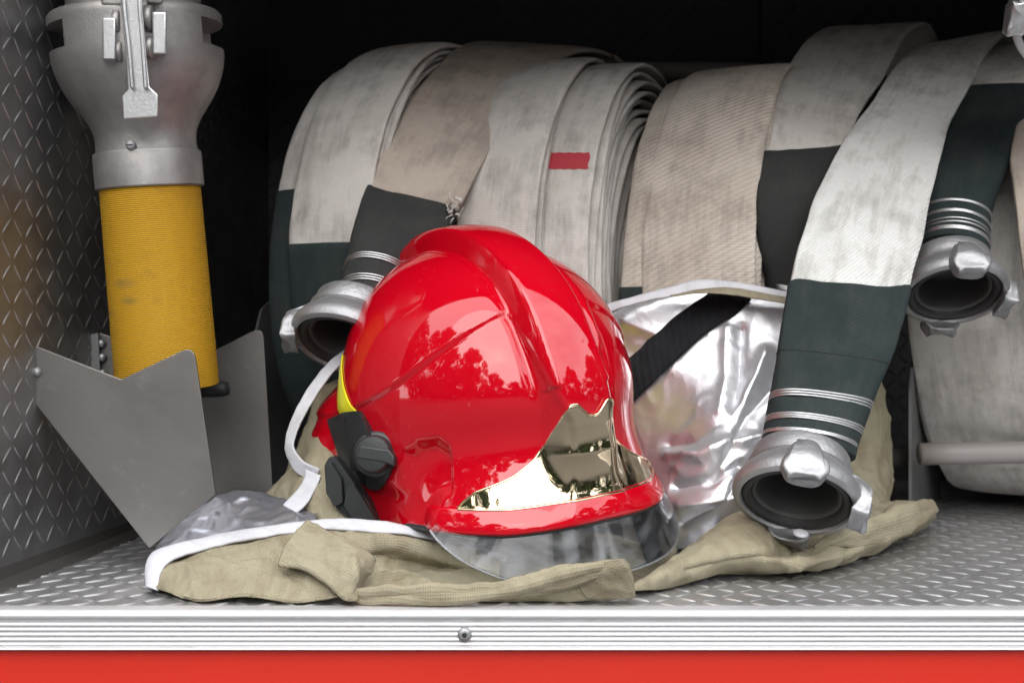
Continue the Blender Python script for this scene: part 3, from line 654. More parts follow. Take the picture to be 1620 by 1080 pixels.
def crest(f, s, z):                           # extra height from the crest and panels, along the outward direction
    w = np.abs(s - .005 * sstep(z, .06, .14))
    lon = np.degrees(np.arctan2(z - ZQ, f))   # 0 front .. 90 top .. 180 back
    hw = interp(lon, [(-50, .052), (-15, .036), (0, .032), (30, .030), (60, .0285), (90, .027), (140, .026), (180, .024)])
    ht = interp(lon, [(-50, 0), (-23, .000), (-17, .0025), (-8, .0125), (0, .0130), (20, .0090), (50, .0100), (85, .0130), (108, .0150), (124, .0155), (135, .010), (146, .0), (180, 0)])
    band = 1 - sstep(w, hw - np.where(lon < 10, .016, .0130), hw)
    g = ht * band * (1 + .10 * (1 - (w / .03) ** 2).clip(0, 1))
    g = g - .0024 * np.exp(-((w - hw - .001) / .004) ** 2) * sstep(lon, 0, 25) * (1 - sstep(lon, 110, 130))
    g = g - .0035 * np.exp(-((w - .0) / .0035) ** 2) * sstep(lon, 5, 20) * (1 - sstep(lon, 60, 80)) * 0
    return g
def make_shell(na=560, nl=64, nh=170):
    al = np.linspace(-PI, PI, na, endpoint=False); rows = []
    t = np.concatenate([np.linspace(0, 1, nl, endpoint=False), 1 + np.linspace(0, 1, nh)])
    Z = np.empty((len(t), na)); zbv = zb(al)
    for i, q in enumerate(t):
        Z[i] = zbv + (ZQ - zbv) * q if q < 1 else ZQ + CT * np.sin((q - 1) * PI / 2) * .99999
    AL = np.repeat(al[None], len(t), 0)
    return AL, Z
def displace(f, s, z):
    W = hworld(f, np.abs(s), z); px, py = proj(W)
    g = crest(f, s, z)
    d1 = sdf(px, py, LOW); g = g - .0022 * (1 - sstep(d1, -7, 2)) * sstep(z, .0, .02)
    d2 = sdf(px, py, EAR); near = np.abs(np.arctan2(s, f)) > R(40)
    g = g - np.where(near, .0042 * (1 - sstep(d2, -24, 5)), 0)
    return g
def outward(f, s, z):
    v = np.stack([f / A_ ** 2, s / B_ ** 2, np.clip(z - ZQ, 0, None) / CT ** 2], -1); return unit(v)
def surf(AL, Z, off=0.):
    f, s, z = shell(AL, Z); g = displace(f, s, z) + off; o = outward(f, s, z)
    return hworld(f + o[..., 0] * g, s + o[..., 1] * g, z + o[..., 2] * g)
AL, Z = make_shell(); SH = surf(AL, Z)
hel = empty('fire_helmet', (HC[0], HC[1], .03), label='glossy red fire helmet with gold brow plate and clear visor on khaki cloth', category='helmet')
def full_band(zlo, zhi, offs, nrow, na=360):
    al = np.linspace(-PI, PI, na, endpoint=False)
mbs = MB().grid(SH, cu=True); shell_o = solid(mbs.obj('shell', M['red'], hel, fix=True), .0032, -1)
fin = MB(); f_, s_, z_ = shell(AL[:, ::4], Z[:, ::4]); fin.grid(hworld(f_ * .90, s_ * .88, z_ * .94 + .001), cu=True).obj('liner', M['dark'], hel)
shbv = BVHTree.FromPolygons([tuple(v) for v in np.concatenate(mbs.v)], mbs.f)
# brim bead : rolled rubber edge along the lower lip
def edge_path(a0, a1, n_, dz, off):
    al = np.radians(np.linspace(a0, a1, n_)); return surf(al[None], (zb(al) + dz)[None], off)[0]
MB().tube(edge_path(-66, 66, 120, -.0012, -.0016), .0024, 10).obj('edge_beading', M['black'], hel)
# red brim bar that runs under the gold plate
def band_patch(name, mt, a0, a1, zlo, zhi, off, n_a, n_z, thick, parent=hel, prof=None):
    al = np.radians(np.linspace(a0, a1, n_a)); rows = []
    for j in range(n_z):
        t = j / (n_z - 1); zz = zlo(al) * (1 - t) + zhi(al) * t; o = off if prof is None else off + prof(t, al)
        rows.append(surf(al[None], zz[None], o)[0])
    o = MB().grid(np.array(rows)).obj(name, M[mt], parent); return solid(o, thick, 0) if thick else o
deg = lambda al: np.abs(np.degrees(al))
brim_top = lambda al: zb(al) + .0165 * np.sqrt(np.clip(1 - (deg(al) / 70) ** 6, 0, 1)) + .0005
band_patch('brim', 'red', -66, 66, lambda al: zb(al) - .001, brim_top, .0005, 160, 12, .0015, prof=lambda t, al: .0022 * math.sin(PI * min(1, max(0, t))) ** .5 * np.clip(1 - (deg(al) / 66) ** 4, 0, 1) - .0065 * sstep(deg(al), 50, 66))
# gold brow plate
gz0 = lambda al: zb(al) + .0155
def gz1(al):
    a = deg(al)
    return gz0(al) + smooth_interp_fine(a, [(0, .0575), (2, .0585), (5.5, .0665), (7.5, .0665), (9.5, .0610), (11.5, .0530), (14.5, .0415), (19, .0310), (26, .0220), (33, .0165), (39, .0115), (43, .0045), (44.5, .0004)])
def smooth_interp_fine(x, pts):
    xs, ys = zip(*pts); xx = np.linspace(0, xs[-1], 1200); yy = np.interp(xx, xs, ys); k = np.hanning(45); k /= k.sum()
    yy2 = np.convolve(np.pad(yy, 22, 'edge'), k, 'valid'); return np.interp(x, xx, yy2)
gold = band_patch('brow_plate', 'gold', -44.4, 44.4, gz0, gz1, .0012, 260, 40, .0012, prof=lambda t, al: -.004 * math.sin(PI * t) ** 1.0 * np.exp(-(np.abs(np.degrees(al)) / 40) ** 2) * 0 + .0)
# bright bead around the plate
al = np.radians(np.linspace(-44.4, 44.4, 300))
MB().tube(surf(al[None], gz1(al)[None], .0018)[0], .0009, 8).obj('plate_edge', M['gold'], gold)
MB().tube(surf(al[None], gz0(al)[None], .0022)[0], .0009, 8).obj('plate_edge', M['gold'], gold)
# yellow reflective strip between dome and nape guard
for sg in (1, -1):
    rows = []
    for t in np.linspace(0, 1, 16):
        a_ = sg * np.radians(np.linspace(74 + 26 * t, 106 + 7 * t, 30)); rows.append(surf(a_[None], np.full((1, 30), .068 + .060 * t), .0008)[0])
    solid(MB().grid(np.array(rows)).obj('reflective_strip', M['yellowtape'], hel), .0006, 0)
# visor
def vis(a, t):
    al = np.radians(a); ab = np.abs(a)
    zt_ = zb(al) + .006; dep = .043 * np.clip(1 - (ab / np.where(np.asarray(a) > 0, 51.2, 62.2)) ** 2.6, 0, 1) ** .75 + .002
    z = zt_ - t * dep; f, s, _ = shell(al, zb(al) + .002); e = -.0035 + .014 * t
    o = outward(f, s, zb(al)); return hworld(f + o[..., 0] * e, s + o[..., 1] * e, z)
aa = np.linspace(-62, 51, 160)
vz = solid(MB().grid(np.array([vis(aa, t) for t in np.linspace(0, 1, 24)])).obj('visor', M['clear'], hel), .0016, 0)
MB().tube(vis(aa, 1.0), .0009, 8).obj('visor_rim', M['visor_edge'], vz)
# black fittings: outlines laid on the shell surface
def on_shell(name, poly, t0, t1, mt, parent=hel, rnd=3, sub=2, bv=shbv, bev=.0010, rfall=1.10):
    pts = rounded(poly, rnd, 4); bm = bmesh.new(); vs = [bm.verts.new((x, 0, y)) for x, y in pts]; fc = bm.faces.new(vs)
    bmesh.ops.triangulate(bm, faces=[fc]); bmesh.ops.subdivide_edges(bm, edges=bm.edges[:], cuts=sub, use_grid_fill=True)
    base = {}
    for v in bm.verts:
        q = cast(bv, v.co.x, v.co.z, 0.0)
        base[v.index] = None
        if q is None: q = P(v.co.x, v.co.z, rfall)
        v.co = Vector(q)
    bm.normal_update()
    cdir = {}
    geom = bmesh.ops.extrude_face_region(bm, geom=bm.faces[:]); up = [g for g in geom['geom'] if isinstance(g, bmesh.types.BMVert)]
    low_ = set(bm.verts) - set(up)
    for v in bm.verts:
        d = (camv - v.co).normalized(); d = (d + Vector((-.25, 0, 0))).normalized()
        v.co += d * (t1 if v in set(up) else t0) if False else Vector((0, 0, 0))
    ups = set(up)
    for v in bm.verts:
        d = ((camv - v.co).normalized() + Vector((-.25, 0, .0))).normalized(); v.co += d * (t1 if v in ups else t0)
    bmesh.ops.recalc_face_normals(bm, faces=bm.faces)
    me = bpy.data.meshes.new(name); bm.to_mesh(me); bm.free(); o = link(name, me, M[mt], parent, smooth=True); me.set_sharp_from_angle(angle=R(40))
    if bev:
        b = o.modifiers.new('bevel', 'BEVEL'); b.width = bev; b.segments = 2; b.limit_method = 'ANGLE'; b.angle_limit = R(50)
    return o
mount = on_shell('visor_mount', [(519, 664), (545, 652), (573, 649, 6), (592, 684), (612, 700), (628, 722, 6), (618, 752, 8), (602, 776, 8), (586, 774, 6), (560, 752), (540, 728)], -.004, .0055, 'black')
on_shell('mount_housing', [(552, 656, 5), (574, 651, 6), (594, 690, 3), (572, 716, 6), (556, 690, 4)], .004, .0125, 'black', mount)
on_shell('mount_cover', [(523, 668, 3), (548, 662, 3), (566, 712, 4), (585, 748, 5), (560, 744, 4), (541, 722, 3)], .004, .0085, 'black', mount)
kq = cast(shbv, 602, 716, .004); kax = unit(np.array([-.12, -1, .10]))
kn = MB().lathe([(.0178, -.006), (.0178, .004), (.0165, .0055), (.0150, .0060), (.0145, .0130), (.0130, .0150), (.008, .0158), (.0001, .016)], kq, kax, 28).obj('pivot_knob', M['black'], mount, sharp=35)
e1k = unit(np.array([1., 0, -.1]) - kax * np.dot([1., 0, -.1], kax)); e2k = np.cross(kax, e1k)
def kp(u, v, w_): return kq + e1k * u + e2k * v + kax * w_
V = [kp(u, v, w_) for w_ in (.003, .0165) for u, v in ((-.012, -.0045), (.010, -.0055), (.0185, -.0080), (.0180, -.0005), (.013, .0045), (-.010, .0055))]
MB().add(V, [tuple(range(6))[::-1], tuple(range(6, 12))] + [(i, (i + 1) % 6, 6 + (i + 1) % 6, 6 + i) for i in range(6)]).obj('knob_wing', M['black'], kn, smooth=True, sharp=30, bevel=.0012)
def slab3(name, poly, r, t, mt, parent, tilt=0., bev=.001, rnd=3):
    pts = rounded(poly, rnd, 4); y0 = pts[0][1]; V = [P(x, y, r + tilt * (y - y0)) for x, y in pts]; n_ = len(V); W = [v + np.array([0.2 * t, t, 0]) for v in V]
    return MB().add(V + W, [tuple(range(n_)), tuple(range(2 * n_ - 1, n_ - 1, -1))] + [(i, n_ + i, n_ + (i + 1) % n_, (i + 1) % n_) for i in range(n_)]).obj(name, M[mt], parent, sharp=30, bevel=bev)
bk = slab3('chin_strap_buckle', [(513, 736), (521, 722), (531, 724), (556, 758), (580, 790), (601, 828), (560, 826), (540, 812), (530, 800), (516, 780)], 1.135, .012, 'black', hel)
slab3('buckle_clip', [(514, 738), (522, 730), (540, 758), (542, 795), (528, 802), (518, 780)], 1.127, .006, 'black', bk)
slab3('buckle_prong', [(548, 772), (560, 766), (594, 822), (560, 824), (544, 800)], 1.128, .005, 'black', bk)
# ------------------------------------------------------------------ protective coat
coat = empty('protective_coat', tuple(P(800, 930, 1.1)), label='crumpled protective coat with silver outer, khaki lining and white binding under the helmet', category='coat')
def loft(rows, nu=60, nv=40): 
    A = np.array([cr([P(*p) for p in row], nu) for row in rows]); return cr(A, nv)
def lines(G, defs):
    px, py = proj(G); g = np.zeros(px.shape)
    for pts, wd, amp in defs:
        d = np.full(px.shape, 1e9)
        for (x0, y0), (x1, y1) in zip(pts[:-1], pts[1:]):
            ex, ey = x1 - x0, y1 - y0; t = np.clip(((px - x0) * ex + (py - y0) * ey) / (ex * ex + ey * ey), 0, 1); d = np.minimum(d, np.hypot(px - x0 - t * ex, py - y0 - t * ey))
        g += amp * (.45 * np.exp(-(d / wd) ** 2) + .55 * np.exp(-d / (wd * .8)))
    return g
def cloth(rows, nu, nv, amp, f, seed, defs=(), uvo=(0, 0)):
    G = loft(rows, nu, nv); nr = normals(G); nr = nr * np.where(nr[..., 1:2] > 0, -1, 1)
    rn = fnoise(G, f * .9, seed + 3.7, 2); rg = np.clip(1 - np.abs(rn) * 3.2, 0, 1) ** 2
    return G + nr * (amp * fnoise(G, f, seed) + amp * .55 * rg + lines(G, defs))[..., None]
# silver body behind the helmet
Gs = cloth([[(930, 530, 1.44), (1010, 500, 1.42), (1100, 474, 1.40), (1180, 476, 1.39), (1290, 492, 1.38)],
            [(935, 515, 1.37), (1010, 482, 1.345), (1100, 456, 1.335), (1180, 462, 1.325), (1290, 480, 1.31)],
            [(940, 570, 1.36), (1030, 560, 1.335), (1120, 545, 1.312), (1200, 540, 1.295), (1300, 560, 1.29)],
            [(950, 650, 1.36), (1050, 650, 1.315), (1130, 640, 1.272), (1200, 640, 1.260), (1300, 650, 1.27)],
            [(970, 740, 1.35), (1060, 745, 1.275), (1130, 735, 1.235), (1190, 745, 1.235), (1300, 760, 1.26)],
            [(980, 800, 1.34), (1060, 800, 1.255), (1130, 795, 1.225), (1190, 800, 1.230), (1300, 800, 1.26)],
            [(990, 870, 1.32), (1070, 868, 1.275), (1120, 855, 1.245), (1180, 845, 1.245), (1300, 840, 1.26)]], 220, 200, .0017, 17, 3,
           [([(1172, 520), (1168, 600), (1155, 660), (1100, 700), (1060, 705)], 11, -.0055), ([(1150, 520), (1148, 600), (1138, 650)], 9, .003),
            ([(1210, 560), (1175, 640), (1120, 690), (1075, 740)], 12, .005), ([(1235, 600), (1180, 660), (1150, 720), (1120, 760)], 11, -.005),
            ([(1060, 720), (1110, 722), (1150, 700), (1210, 690)], 10, .006), ([(1070, 770), (1120, 758), (1170, 735)], 9, -.006), ([(1080, 800), (1150, 790), (1200, 765)], 10, .006), ([(990, 510), (1040, 530), (1030, 590)], 12, .003), ([(1180, 740), (1150, 790), (1080, 830)], 8, -.004)])
solid(MB().grid(Gs).obj('silver_panel', M['silver'], coat), .0015, 0)
def strip(name, Lp, Rp, n_, mt, th=.0012, amp=.0005, parent=coat, bulge=0.):
    a = cr([P(*p) for p in Lp], n_); b = cr([P(*p) for p in Rp], n_); G = np.array([a * (1 - t) + b * t for t in np.linspace(0, 1, 12)])
    nr = normals(G); nr = nr * np.where(nr[..., 1:2] > 0, -1, 1); tt = np.sin(np.linspace(0, PI, 12))[:, None]
    G = G + nr * (amp * fnoise(G, 40, 5) + bulge * tt)[..., None]
    return solid(MB().grid(G).obj(name, M[mt], parent), th, 0)
strip('white_binding', [(950, 484, 1.320), (1010, 468, 1.310), (1062, 455, 1.305), (1105, 444, 1.305), (1150, 446, 1.305), (1200, 453, 1.295), (1290, 470, 1.295)],
      [(950, 498, 1.310), (1010, 479, 1.300), (1062, 469, 1.295), (1105, 459, 1.295), (1150, 457, 1.295), (1200, 466, 1.290), (1290, 484, 1.285)], 90, 'whiteband', .0015, .001, bulge=.002)
strip('khaki_facing', [(1060, 466, 1.302), (1110, 456, 1.300), (1150, 455, 1.295), (1200, 462, 1.290), (1290, 480, 1.285)], [(1060, 469, 1.290), (1110, 463, 1.280), (1160, 466, 1.275), (1200, 472, 1.275), (1290, 488, 1.275)], 60, 'khaki', .0012)
# black strap follows the silver panel
bvS = BVHTree.FromPolygons([tuple(v) for v in Gs.reshape(-1, 3)], MB().grid(Gs).f)
La = cr([(1138, 456), (1105, 478), (1070, 500), (1040, 528), (1010, 556), (960, 600)], 50); Lb = cr([(1190, 476), (1160, 502), (1120, 528), (1085, 560), (1050, 592), (1000, 640)], 50)
rows = []
for t in np.linspace(0, 1, 10):
    row = []
    for a, b in zip(La, Lb):
        x, y = a * (1 - t) + b * t; q = cast(bvS, x, y, .0046); row.append(q if q is not None else P(x, y, 1.30))
    rows.append(row)
G = np.array(rows); k = np.array([1, 2, 3, 2, 1.]); k /= k.sum()
Gp = np.pad(G, ((0, 0), (2, 2), (0, 0)), 'edge'); G = sum(Gp[:, i:i + G.shape[1]] * k[i] for i in range(5))
solid(MB().grid(G).obj('black_strap', M['webbing'], coat), .0018, 0)
# khaki lining : several connected folds
K = MB()
def kadd(rows, nu, nv, amp, f, seed, defs=()): 
    G = cloth(rows, nu, nv, amp, f, seed, defs); G[..., 2] = np.maximum(G[..., 2], .0045 + .002 * np.sin(G[..., 0] * 90)); K.grid(G, uvo=(seed * .1, 0)); return G
# under the helmet
kadd([[(470, 850, 1.37), (640, 850, 1.37), (850, 850, 1.37), (1060, 860, 1.32)], [(480, 880, 1.24), (640, 872, 1.22), (850, 868, 1.22), (1070, 875, 1.24)],
      [(560, 905, 1.12), (700, 893, 1.12), (850, 905, 1.11), (1040, 915, 1.12)], [(600, 940, 1.045), (720, 930, 1.045), (850, 940, 1.045), (1010, 945, 1.05)]], 110, 60, .004, 30, 1)
# left front face (rolled edge hanging to the floor)
kadd([[(246, 918, 1.075), (262, 892, 1.085), (330, 865, 1.10), (440, 842, 1.105), (520, 833, 1.10), (620, 842, 1.10), (700, 860, 1.11), (790, 890, 1.11)],
      [(243, 925, 1.065), (266, 903, 1.065), (335, 885, 1.07), (440, 868, 1.07), (520, 862, 1.07), (620, 862, 1.08), (700, 884, 1.09), (790, 905, 1.09)],
      [(243, 932, 1.058), (275, 925, 1.045), (340, 925, 1.035), (440, 920, 1.032), (520, 915, 1.035), (600, 896, 1.075), (700, 906, 1.10), (790, 916, 1.11)],
      [(250, 940, 1.060), (290, 950, 1.033), (350, 953, 1.024), (440, 956, 1.020), (530, 956, 1.020), (600, 930, 1.060), (700, 920, 1.10), (790, 920, 1.115)],
      [(262, 938, 1.068), (300, 944, 1.050), (360, 947, 1.042), (440, 947, 1.040), (540, 945, 1.040), (600, 928, 1.085), (700, 918, 1.12), (790, 916, 1.13)]], 190, 100, .0030, 34, 2,
     [([(560, 842), (640, 862), (740, 880), (790, 902)], 10, .006), ([(540, 868), (620, 885), (700, 905)], 12, -.006), ([(600, 905), (700, 918), (780, 922)], 10, .005), ([(300, 900), (310, 945)], 7, .0015), ([(430, 880), (500, 945)], 6, -.002)])
# turned-over flap
kadd([[(486, 822, 1.075), (470, 838, 1.060), (452, 862, 1.045), (441, 890, 1.035), (448, 893, 1.040)],
      [(520, 845, 1.060), (505, 862, 1.045), (495, 885, 1.030), (492, 902, 1.022), (498, 906, 1.028)],
      [(556, 858, 1.050), (540, 880, 1.030), (530, 905, 1.020), (528, 930, 1.012), (534, 940, 1.018)],
      [(584, 876, 1.045), (566, 898, 1.022), (553, 925, 1.012), (552, 950, 1.006), (556, 955, 1.010)],
      [(594, 886, 1.050), (585, 905, 1.040), (570, 925, 1.030), (568, 948, 1.020), (572, 952, 1.022)]], 70, 70, .0016, 50, 4,
     [([(500, 835), (560, 875), (560, 950)], 7, .003), ([(470, 860), (520, 900)], 8, -.0015)])
# rolled hem along the sill
def roll(pts, seed, amp=.0022, fl=.7, n_=130):
    A = cr([np.concatenate([P(x, y, r), [hw * S * r]]) for x, y, r, hw in pts], n_); c, w_ = A[:, :3], A[:, 3]; T = unit(np.gradient(c, axis=0)); V_ = unit(np.cross(T, [0, -1, 0])); D = np.cross(T, V_)
    ph = np.linspace(0, 2 * PI, 40, endpoint=False); G = c[:, None] + V_[:, None] * (w_[:, None] * np.cos(ph))[..., None] + D[:, None] * (w_[:, None] * fl * np.sin(ph))[..., None]
    rad = unit(G - c[:, None]); tw = np.sin(ph[None] * 3 + np.linspace(0, 9, n_)[:, None] + seed)
    sl = np.minimum(1, w_ / .006)[:, None]
    G = G + rad * ((amp * fnoise(G, 36, seed) + .0011 * tw) * sl)[..., None]; G[..., 2] = np.maximum(G[..., 2], .0022); capped(K, G)
roll([(548, 935, 1.02, 5), (575, 942, 1.015, 11), (620, 940, 1.012, 13), (690, 942, 1.010, 12), (760, 938, 1.010, 12), (820, 930, 1.010, 14), (880, 914, 1.008, 16), (940, 900, 1.006, 12), (985, 893, 1.006, 6), (992, 890, 1.006, 3)], 1, .0032, .6)
roll([(700, 945, 1.03, 6), (780, 945, 1.03, 9), (860, 942, 1.028, 10), (920, 932, 1.025, 14), (960, 930, 1.025, 12), (1000, 940, 1.03, 6)], 3)
kadd([[(900, 905, 1.02), (940, 892, 1.005), (975, 884, 1.000), (990, 886, 1.004)], [(915, 925, 1.018), (950, 912, 1.004), (985, 900, 1.000), (1000, 910, 1.006)], [(930, 945, 1.02), (960, 940, 1.012), (990, 930, 1.008), (1004, 935, 1.012)], [(950, 950, 1.03), (970, 948, 1.02), (992, 948, 1.018), (1006, 946, 1.02)]], 40, 30, .0016, 60, 6)
# right hand folds
kadd([[(1000, 930, 1.07), (1050, 900, 1.12), (1100, 868, 1.18), (1150, 835, 1.22), (1180, 822, 1.22), (1215, 850, 1.24), (1265, 868, 1.25), (1320, 845, 1.29), (1380, 800, 1.36), (1440, 800, 1.38), (1474, 806, 1.38)],
      [(1000, 926, 1.060), (1050, 892, 1.10), (1105, 852, 1.15), (1155, 818, 1.18), (1188, 812, 1.18), (1222, 842, 1.19), (1268, 856, 1.20), (1322, 838, 1.23), (1385, 800, 1.29), (1440, 795, 1.33), (1476, 800, 1.36)],
      [(1000, 928, 1.045), (1050, 905, 1.07), (1110, 872, 1.10), (1160, 845, 1.12), (1200, 848, 1.12), (1240, 872, 1.13), (1285, 880, 1.135), (1330, 868, 1.16), (1380, 845, 1.20), (1430, 822, 1.26), (1479, 808, 1.33)],
      [(1002, 938, 1.045), (1055, 920, 1.07), (1115, 898, 1.09), (1170, 885, 1.10), (1210, 886, 1.10), (1250, 890, 1.105), (1290, 890, 1.12), (1335, 880, 1.15), (1385, 860, 1.19), (1435, 835, 1.26), (1480, 814, 1.34)],
      [(1004, 944, 1.050), (1060, 930, 1.082), (1120, 914, 1.120), (1175, 908, 1.14), (1215, 908, 1.145), (1255, 906, 1.15), (1295, 900, 1.17), (1338, 892, 1.20), (1388, 872, 1.26), (1440, 846, 1.36), (1478, 822, 1.45)]], 190, 80, .0026, 30, 7,
     [([(1090, 900), (1180, 884), (1250, 870), (1310, 845), (1330, 830)], 6, -.006), ([(1320, 850), (1345, 862), (1330, 880)], 7, -.004), ([(1250, 895), (1330, 872), (1400, 848)], 8, .004), ([(1420, 850), (1468, 812)], 5, -.003)])
roll([(1290, 868, 1.15, 4), (1330, 850, 1.15, 15), (1380, 836, 1.18, 22), (1430, 820, 1.24, 22), (1462, 808, 1.29, 16), (1475, 806, 1.32, 11), (1481, 808, 1.34, 4)], 5, .003, .55)
# upright khaki sheet behind the front hose, and the back-left heap
kadd([[(1290, 560, 1.38), (1360, 570, 1.41), (1395, 600, 1.44)], [(1290, 650, 1.38), (1375, 650, 1.40), (1405, 660, 1.45)], [(1300, 730, 1.36), (1380, 735, 1.38), (1410, 740, 1.44)], [(1300, 800, 1.33), (1385, 805, 1.31), (1410, 800, 1.36)]], 60, 60, .004, 26, 9)
kadd([[(430, 770, 1.30), (462, 735, 1.28), (490, 650, 1.30), (520, 610, 1.30), (570, 600, 1.30)], [(420, 795, 1.24), (462, 762, 1.20), (495, 740, 1.19), (530, 735, 1.19), (600, 740, 1.2)], [(440, 822, 1.19), (480, 800, 1.155), (510, 800, 1.145), (550, 812, 1.14), (600, 820, 1.15)], [(470, 850, 1.16), (500, 845, 1.135), (530, 845, 1.13), (560, 848, 1.12), (620, 850, 1.12)]], 70, 60, .003, 30, 11)
solid(K.obj('khaki_lining', M['khaki'], coat), .0018, 0)
# silver left corner
Gt = cloth([[(238, 930, 1.09), (262, 850, 1.28), (340, 800, 1.32), (420, 800, 1.30), (480, 820, 1.28), (540, 840, 1.25)],
            [(232, 912, 1.088), (266, 852, 1.15), (335, 792, 1.19), (385, 777, 1.20), (440, 788, 1.19), (500, 806, 1.17)],
            [(230, 915, 1.082), (268, 862, 1.115), (335, 815, 1.15), (390, 800, 1.155), (445, 803, 1.15), (500, 815, 1.14)],
            [(233, 922, 1.074), (264, 878, 1.09), (332, 845, 1.115), (400, 828, 1.12), (450, 820, 1.12), (500, 822, 1.12)],
            [(240, 926, 1.070), (263, 892, 1.084), (330, 864, 1.098), (400, 848, 1.104), (455, 838, 1.105), (500, 832, 1.10)]], 110, 80, .0028, 34, 5,
           [([(270, 870), (330, 815), (390, 790)], 6, .003), ([(440, 800), (470, 822)], 7, .003), ([(300, 860), (380, 830)], 8, -.0025)])
solid(MB().grid(Gt).obj('silver_corner', M['silver_shade'], coat), .0015, 0)
strip('white_binding', [(233, 926, 1.068), (232, 895, 1.078), (252, 868, 1.095), (335, 848, 1.108), (440, 831, 1.11), (510, 823, 1.108), (600, 826, 1.10), (680, 842, 1.105), (750, 864, 1.115), (800, 884, 1.12)],
      [(250, 934, 1.052), (255, 905, 1.062), (275, 886, 1.075), (338, 865, 1.086), (442, 846, 1.09), (512, 838, 1.088), (600, 842, 1.08), (680, 853, 1.095), (750, 872, 1.11), (800, 890, 1.11)], 160, 'whiteband', .002, .0012, bulge=.003)
# white tie beside the helmet
strip('white_tie', [(560, 540, 1.24), (520, 575, 1.23), (482, 622, 1.22), (459, 670, 1.205), (452, 710, 1.195), (468, 745, 1.185), (498, 762, 1.175)],
      [(565, 552, 1.23), (528, 588, 1.22), (495, 632, 1.21), (473, 675, 1.195), (466, 705, 1.185), (480, 730, 1.175), (506, 742, 1.17)], 70, 'whiteband', .0015, .0015)
strip('white_tie', [(484, 742, 1.172), (478, 765, 1.17), (462, 785, 1.155), (448, 800, 1.14)], [(508, 752, 1.168), (500, 772, 1.160), (488, 795, 1.145), (470, 812, 1.13)], 40, 'whiteband', .0015, .0015)
# small white stud on the cloth under the coupling
root = MB().lathe([(.0001, .0022), (.003, .0020), (.0056, .0010), (.0062, -.0004), (.004, -.0016)], P(1267, 843, 1.115), (.05, -.35, .9), 20)
o = root.obj('white_stud', M['whiteband']); o['label'] = 'tiny white stud on the khaki cloth under the front hose coupling'; o['category'] = 'stud'
# ------------------------------------------------------------------ far trees that the helmet mirrors
def crown_mesh(seed, nleaf=15000):
    rr = np.random.default_rng(seed); mb = MB(); V = []; F = []
    ncl = 95; cl = []
    for k in range(ncl):
        t = rr.uniform(0, 1); a = rr.uniform(0, 2 * PI); rad = math.sin(PI * min(.93, t * .72 + .24)) * rr.uniform(.25, .95)
        cl.append((rad * math.cos(a), rad * math.sin(a), .10 + .82 * t, rr.uniform(.14, .30) * (1.15 - .6 * t)))
    for k in range(nleaf):
        x, y, z, q = cl[rr.integers(ncl)]; d = unit(rr.normal(size=3)) * q * rr.random() ** .45
        c = np.array([x, y, z]) + d * np.array([1, 1, .42]); e = unit(rr.normal(size=3)); g = unit(np.cross(e, rr.normal(size=3))); s_ = rr.uniform(.012, .034)
        V += [c + e * s_, c + g * s_ * .7, c - e * s_, c - g * s_ * .7]; F.append((4 * k, 4 * k + 1, 4 * k + 2, 4 * k + 3))
    mb.add(V, F); return mb.mesh('crown')
def trunk_mesh():
    mb = MB(); mb.tube(np.array([(0, 0, 0), (.01, 0, .3), (.0, 0.01, .8)]), [.05, .035, .01], 8)
    for k in range(5):
        a = k * 2.4; mb.tube(np.array([(0, 0, .22 + .08 * k), (.25 * math.cos(a), .25 * math.sin(a), .38 + .1 * k), (.5 * math.cos(a), .5 * math.sin(a), .46 + .1 * k)]), [.02, .014, .005], 6)
    return mb.mesh('trunk')
cms = [crown_mesh(k) for k in (11, 12, 13)]; tm = trunk_mesh()
for m_ in cms: m_.materials.append(M['leaf'])
tm.materials.append(M['bark'])
for k, (x, y, h, w, lab) in enumerate([(-15, -12, 20, 6.5, 'tallest dark tree mirrored at the left in the helmet'), (-8.5, -16, 14, 4.5, 'lower tree mirrored in the middle of the helmet side'), (-19, -3, 21, 7, 'broad tree mirrored beside the helmet mount'),
        (-3.5, -20, 8.5, 4.5, 'low tree mirrored left of the gold plate'), (2.5, -21, 7, 4.5, 'low tree mirrored in the gold plate'), (9, -19, 10, 5, 'tree mirrored above the gold plate'), (16, -14, 13, 5.5, 'tree mirrored at the right of the helmet'), (22, -5, 15, 7, 'broad tree mirrored at the far right of the gold plate')]):
    root = empty('street_tree', (x, y, -.95), label=lab, category='tree', group='trees across the street mirrored in the helmet')
    for nm, me in (('crown', cms[k % 3]), ('trunk', tm)):
        o = bpy.data.objects.new(nm, me); C.objects.link(o); o.parent = root; o.scale = (w, w, h) if nm == 'crown' else (w * .9, w * .9, h); o.rotation_euler = (0, 0, k * 1.3)
reflection_foliage = MB(); rr = np.random.default_rng(77); V = []; F = []  # foliage row added to close the bright gap reflected under the trees
for k in range(26000):
    x = rr.uniform(-34, 34); y = -22 + .02 * x * x * 0 + rr.normal() * .5 + abs(x) * .28; top = 3.1 + 1.1 * math.sin(x * .45) + .7 * math.sin(x * 1.3 + 1) + .35 * math.sin(x * 3.1); z = -.95 + top * rr.random() ** .7
    c = np.array([x, y, z]); e = unit(rr.normal(size=3)); g = unit(np.cross(e, rr.normal(size=3))); s_ = rr.uniform(.1, .26)
    V += [c + e * s_, c + g * s_ * .7, c - e * s_, c - g * s_ * .7]; F.append((4 * k, 4 * k + 1, 4 * k + 2, 4 * k + 3))
o = reflection_foliage.add(V, F).obj('reflection_foliage', M['leaf'], None, fix=False, smooth=False); o['label'] = 'long row of foliage added below the trees to darken the low reflections'; o['category'] = 'reflection_foliage'
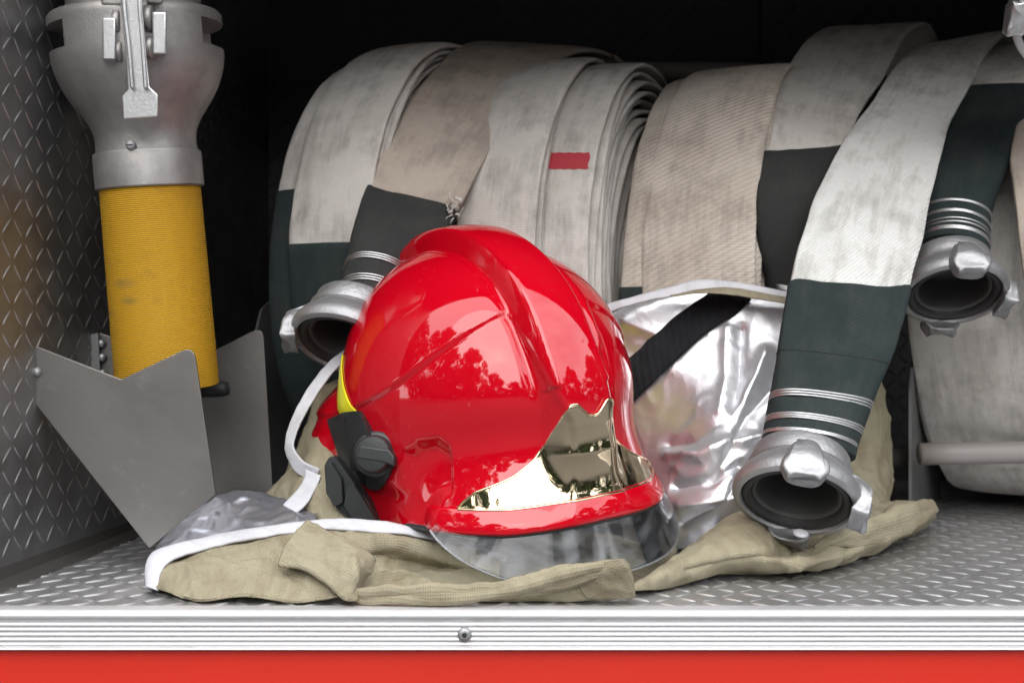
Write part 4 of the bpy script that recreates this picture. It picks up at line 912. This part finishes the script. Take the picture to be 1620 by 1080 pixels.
# ------------------------------------------------------------------ light, world, camera
sun = bpy.data.lights.new('sun', 'SUN'); sun.energy = 1.2; sun.angle = R(60); sun.color = (1., .97, .93)
so = bpy.data.objects.new('sun', sun); C.objects.link(so)
SE, SA = 36, -12                              # elevation, azimuth from straight behind the camera (negative = left)
d = Vector((math.sin(R(SA)) * math.cos(R(SE)), -math.cos(R(SA)) * math.cos(R(SE)), math.sin(R(SE))))
so.rotation_euler = d.to_track_quat('Z', 'Y').to_euler()
w = bpy.data.worlds.new('World'); bpy.context.scene.world = w; w.use_nodes = True; t = w.node_tree; t.nodes.clear(); L = t.links.new
o_ = t.nodes.new('ShaderNodeOutputWorld'); bg = t.nodes.new('ShaderNodeBackground'); sky = t.nodes.new('ShaderNodeTexSky'); sky.sky_type = 'NISHITA'; sky.sun_disc = False
sky.sun_elevation = R(SE); sky.sun_rotation = math.atan2(d.x, d.y); sky.dust_density = 3
tc = t.nodes.new('ShaderNodeTexCoord'); nz = t.nodes.new('ShaderNodeTexNoise'); nz.inputs['Scale'].default_value = 2.2; nz.inputs['Detail'].default_value = 6; nz.inputs['Roughness'].default_value = .55
mp = t.nodes.new('ShaderNodeMapping'); mp.inputs['Scale'].default_value = (1, 1, 2.2); L(tc.outputs['Generated'], mp.inputs[0]); L(mp.outputs[0], nz.inputs['Vector'])
rp = t.nodes.new('ShaderNodeValToRGB'); rp.color_ramp.elements[0].position = .25; rp.color_ramp.elements[0].color = (.55, .55, .55, 1); rp.color_ramp.elements[1].position = .5
L(nz.outputs[0], rp.inputs[0]); mx = t.nodes.new('ShaderNodeMix'); mx.data_type = 'RGBA'; L(rp.outputs[0], mx.inputs[0]); L(sky.outputs[0], mx.inputs[6])
mx.inputs[7].default_value = (13.2, 13.4, 13.8, 1); L(mx.outputs[2], bg.inputs[0]); bg.inputs[1].default_value = .15; L(bg.outputs[0], o_.inputs[0])
sc = bpy.context.scene
cam = bpy.data.cameras.new('camera'); co = bpy.data.objects.new('camera', cam); C.objects.link(co); sc.camera = co
co.location = (0, -CD, CH); co.rotation_euler = (R(90), 0, 0); cam.sensor_width = 36; cam.lens = 36 * FP / 1620; cam.clip_start = .01; cam.clip_end = 500
cam.dof.use_dof = True; cam.dof.focus_distance = .93; cam.dof.aperture_fstop = 9
sc.view_settings.view_transform = 'Standard'; sc.view_settings.look = 'None'; sc.view_settings.exposure = 0.80; sc.view_settings.gamma = 1
sc.cycles.max_bounces = 8; sc.cycles.transparent_max_bounces = 12; sc.cycles.use_denoising = True
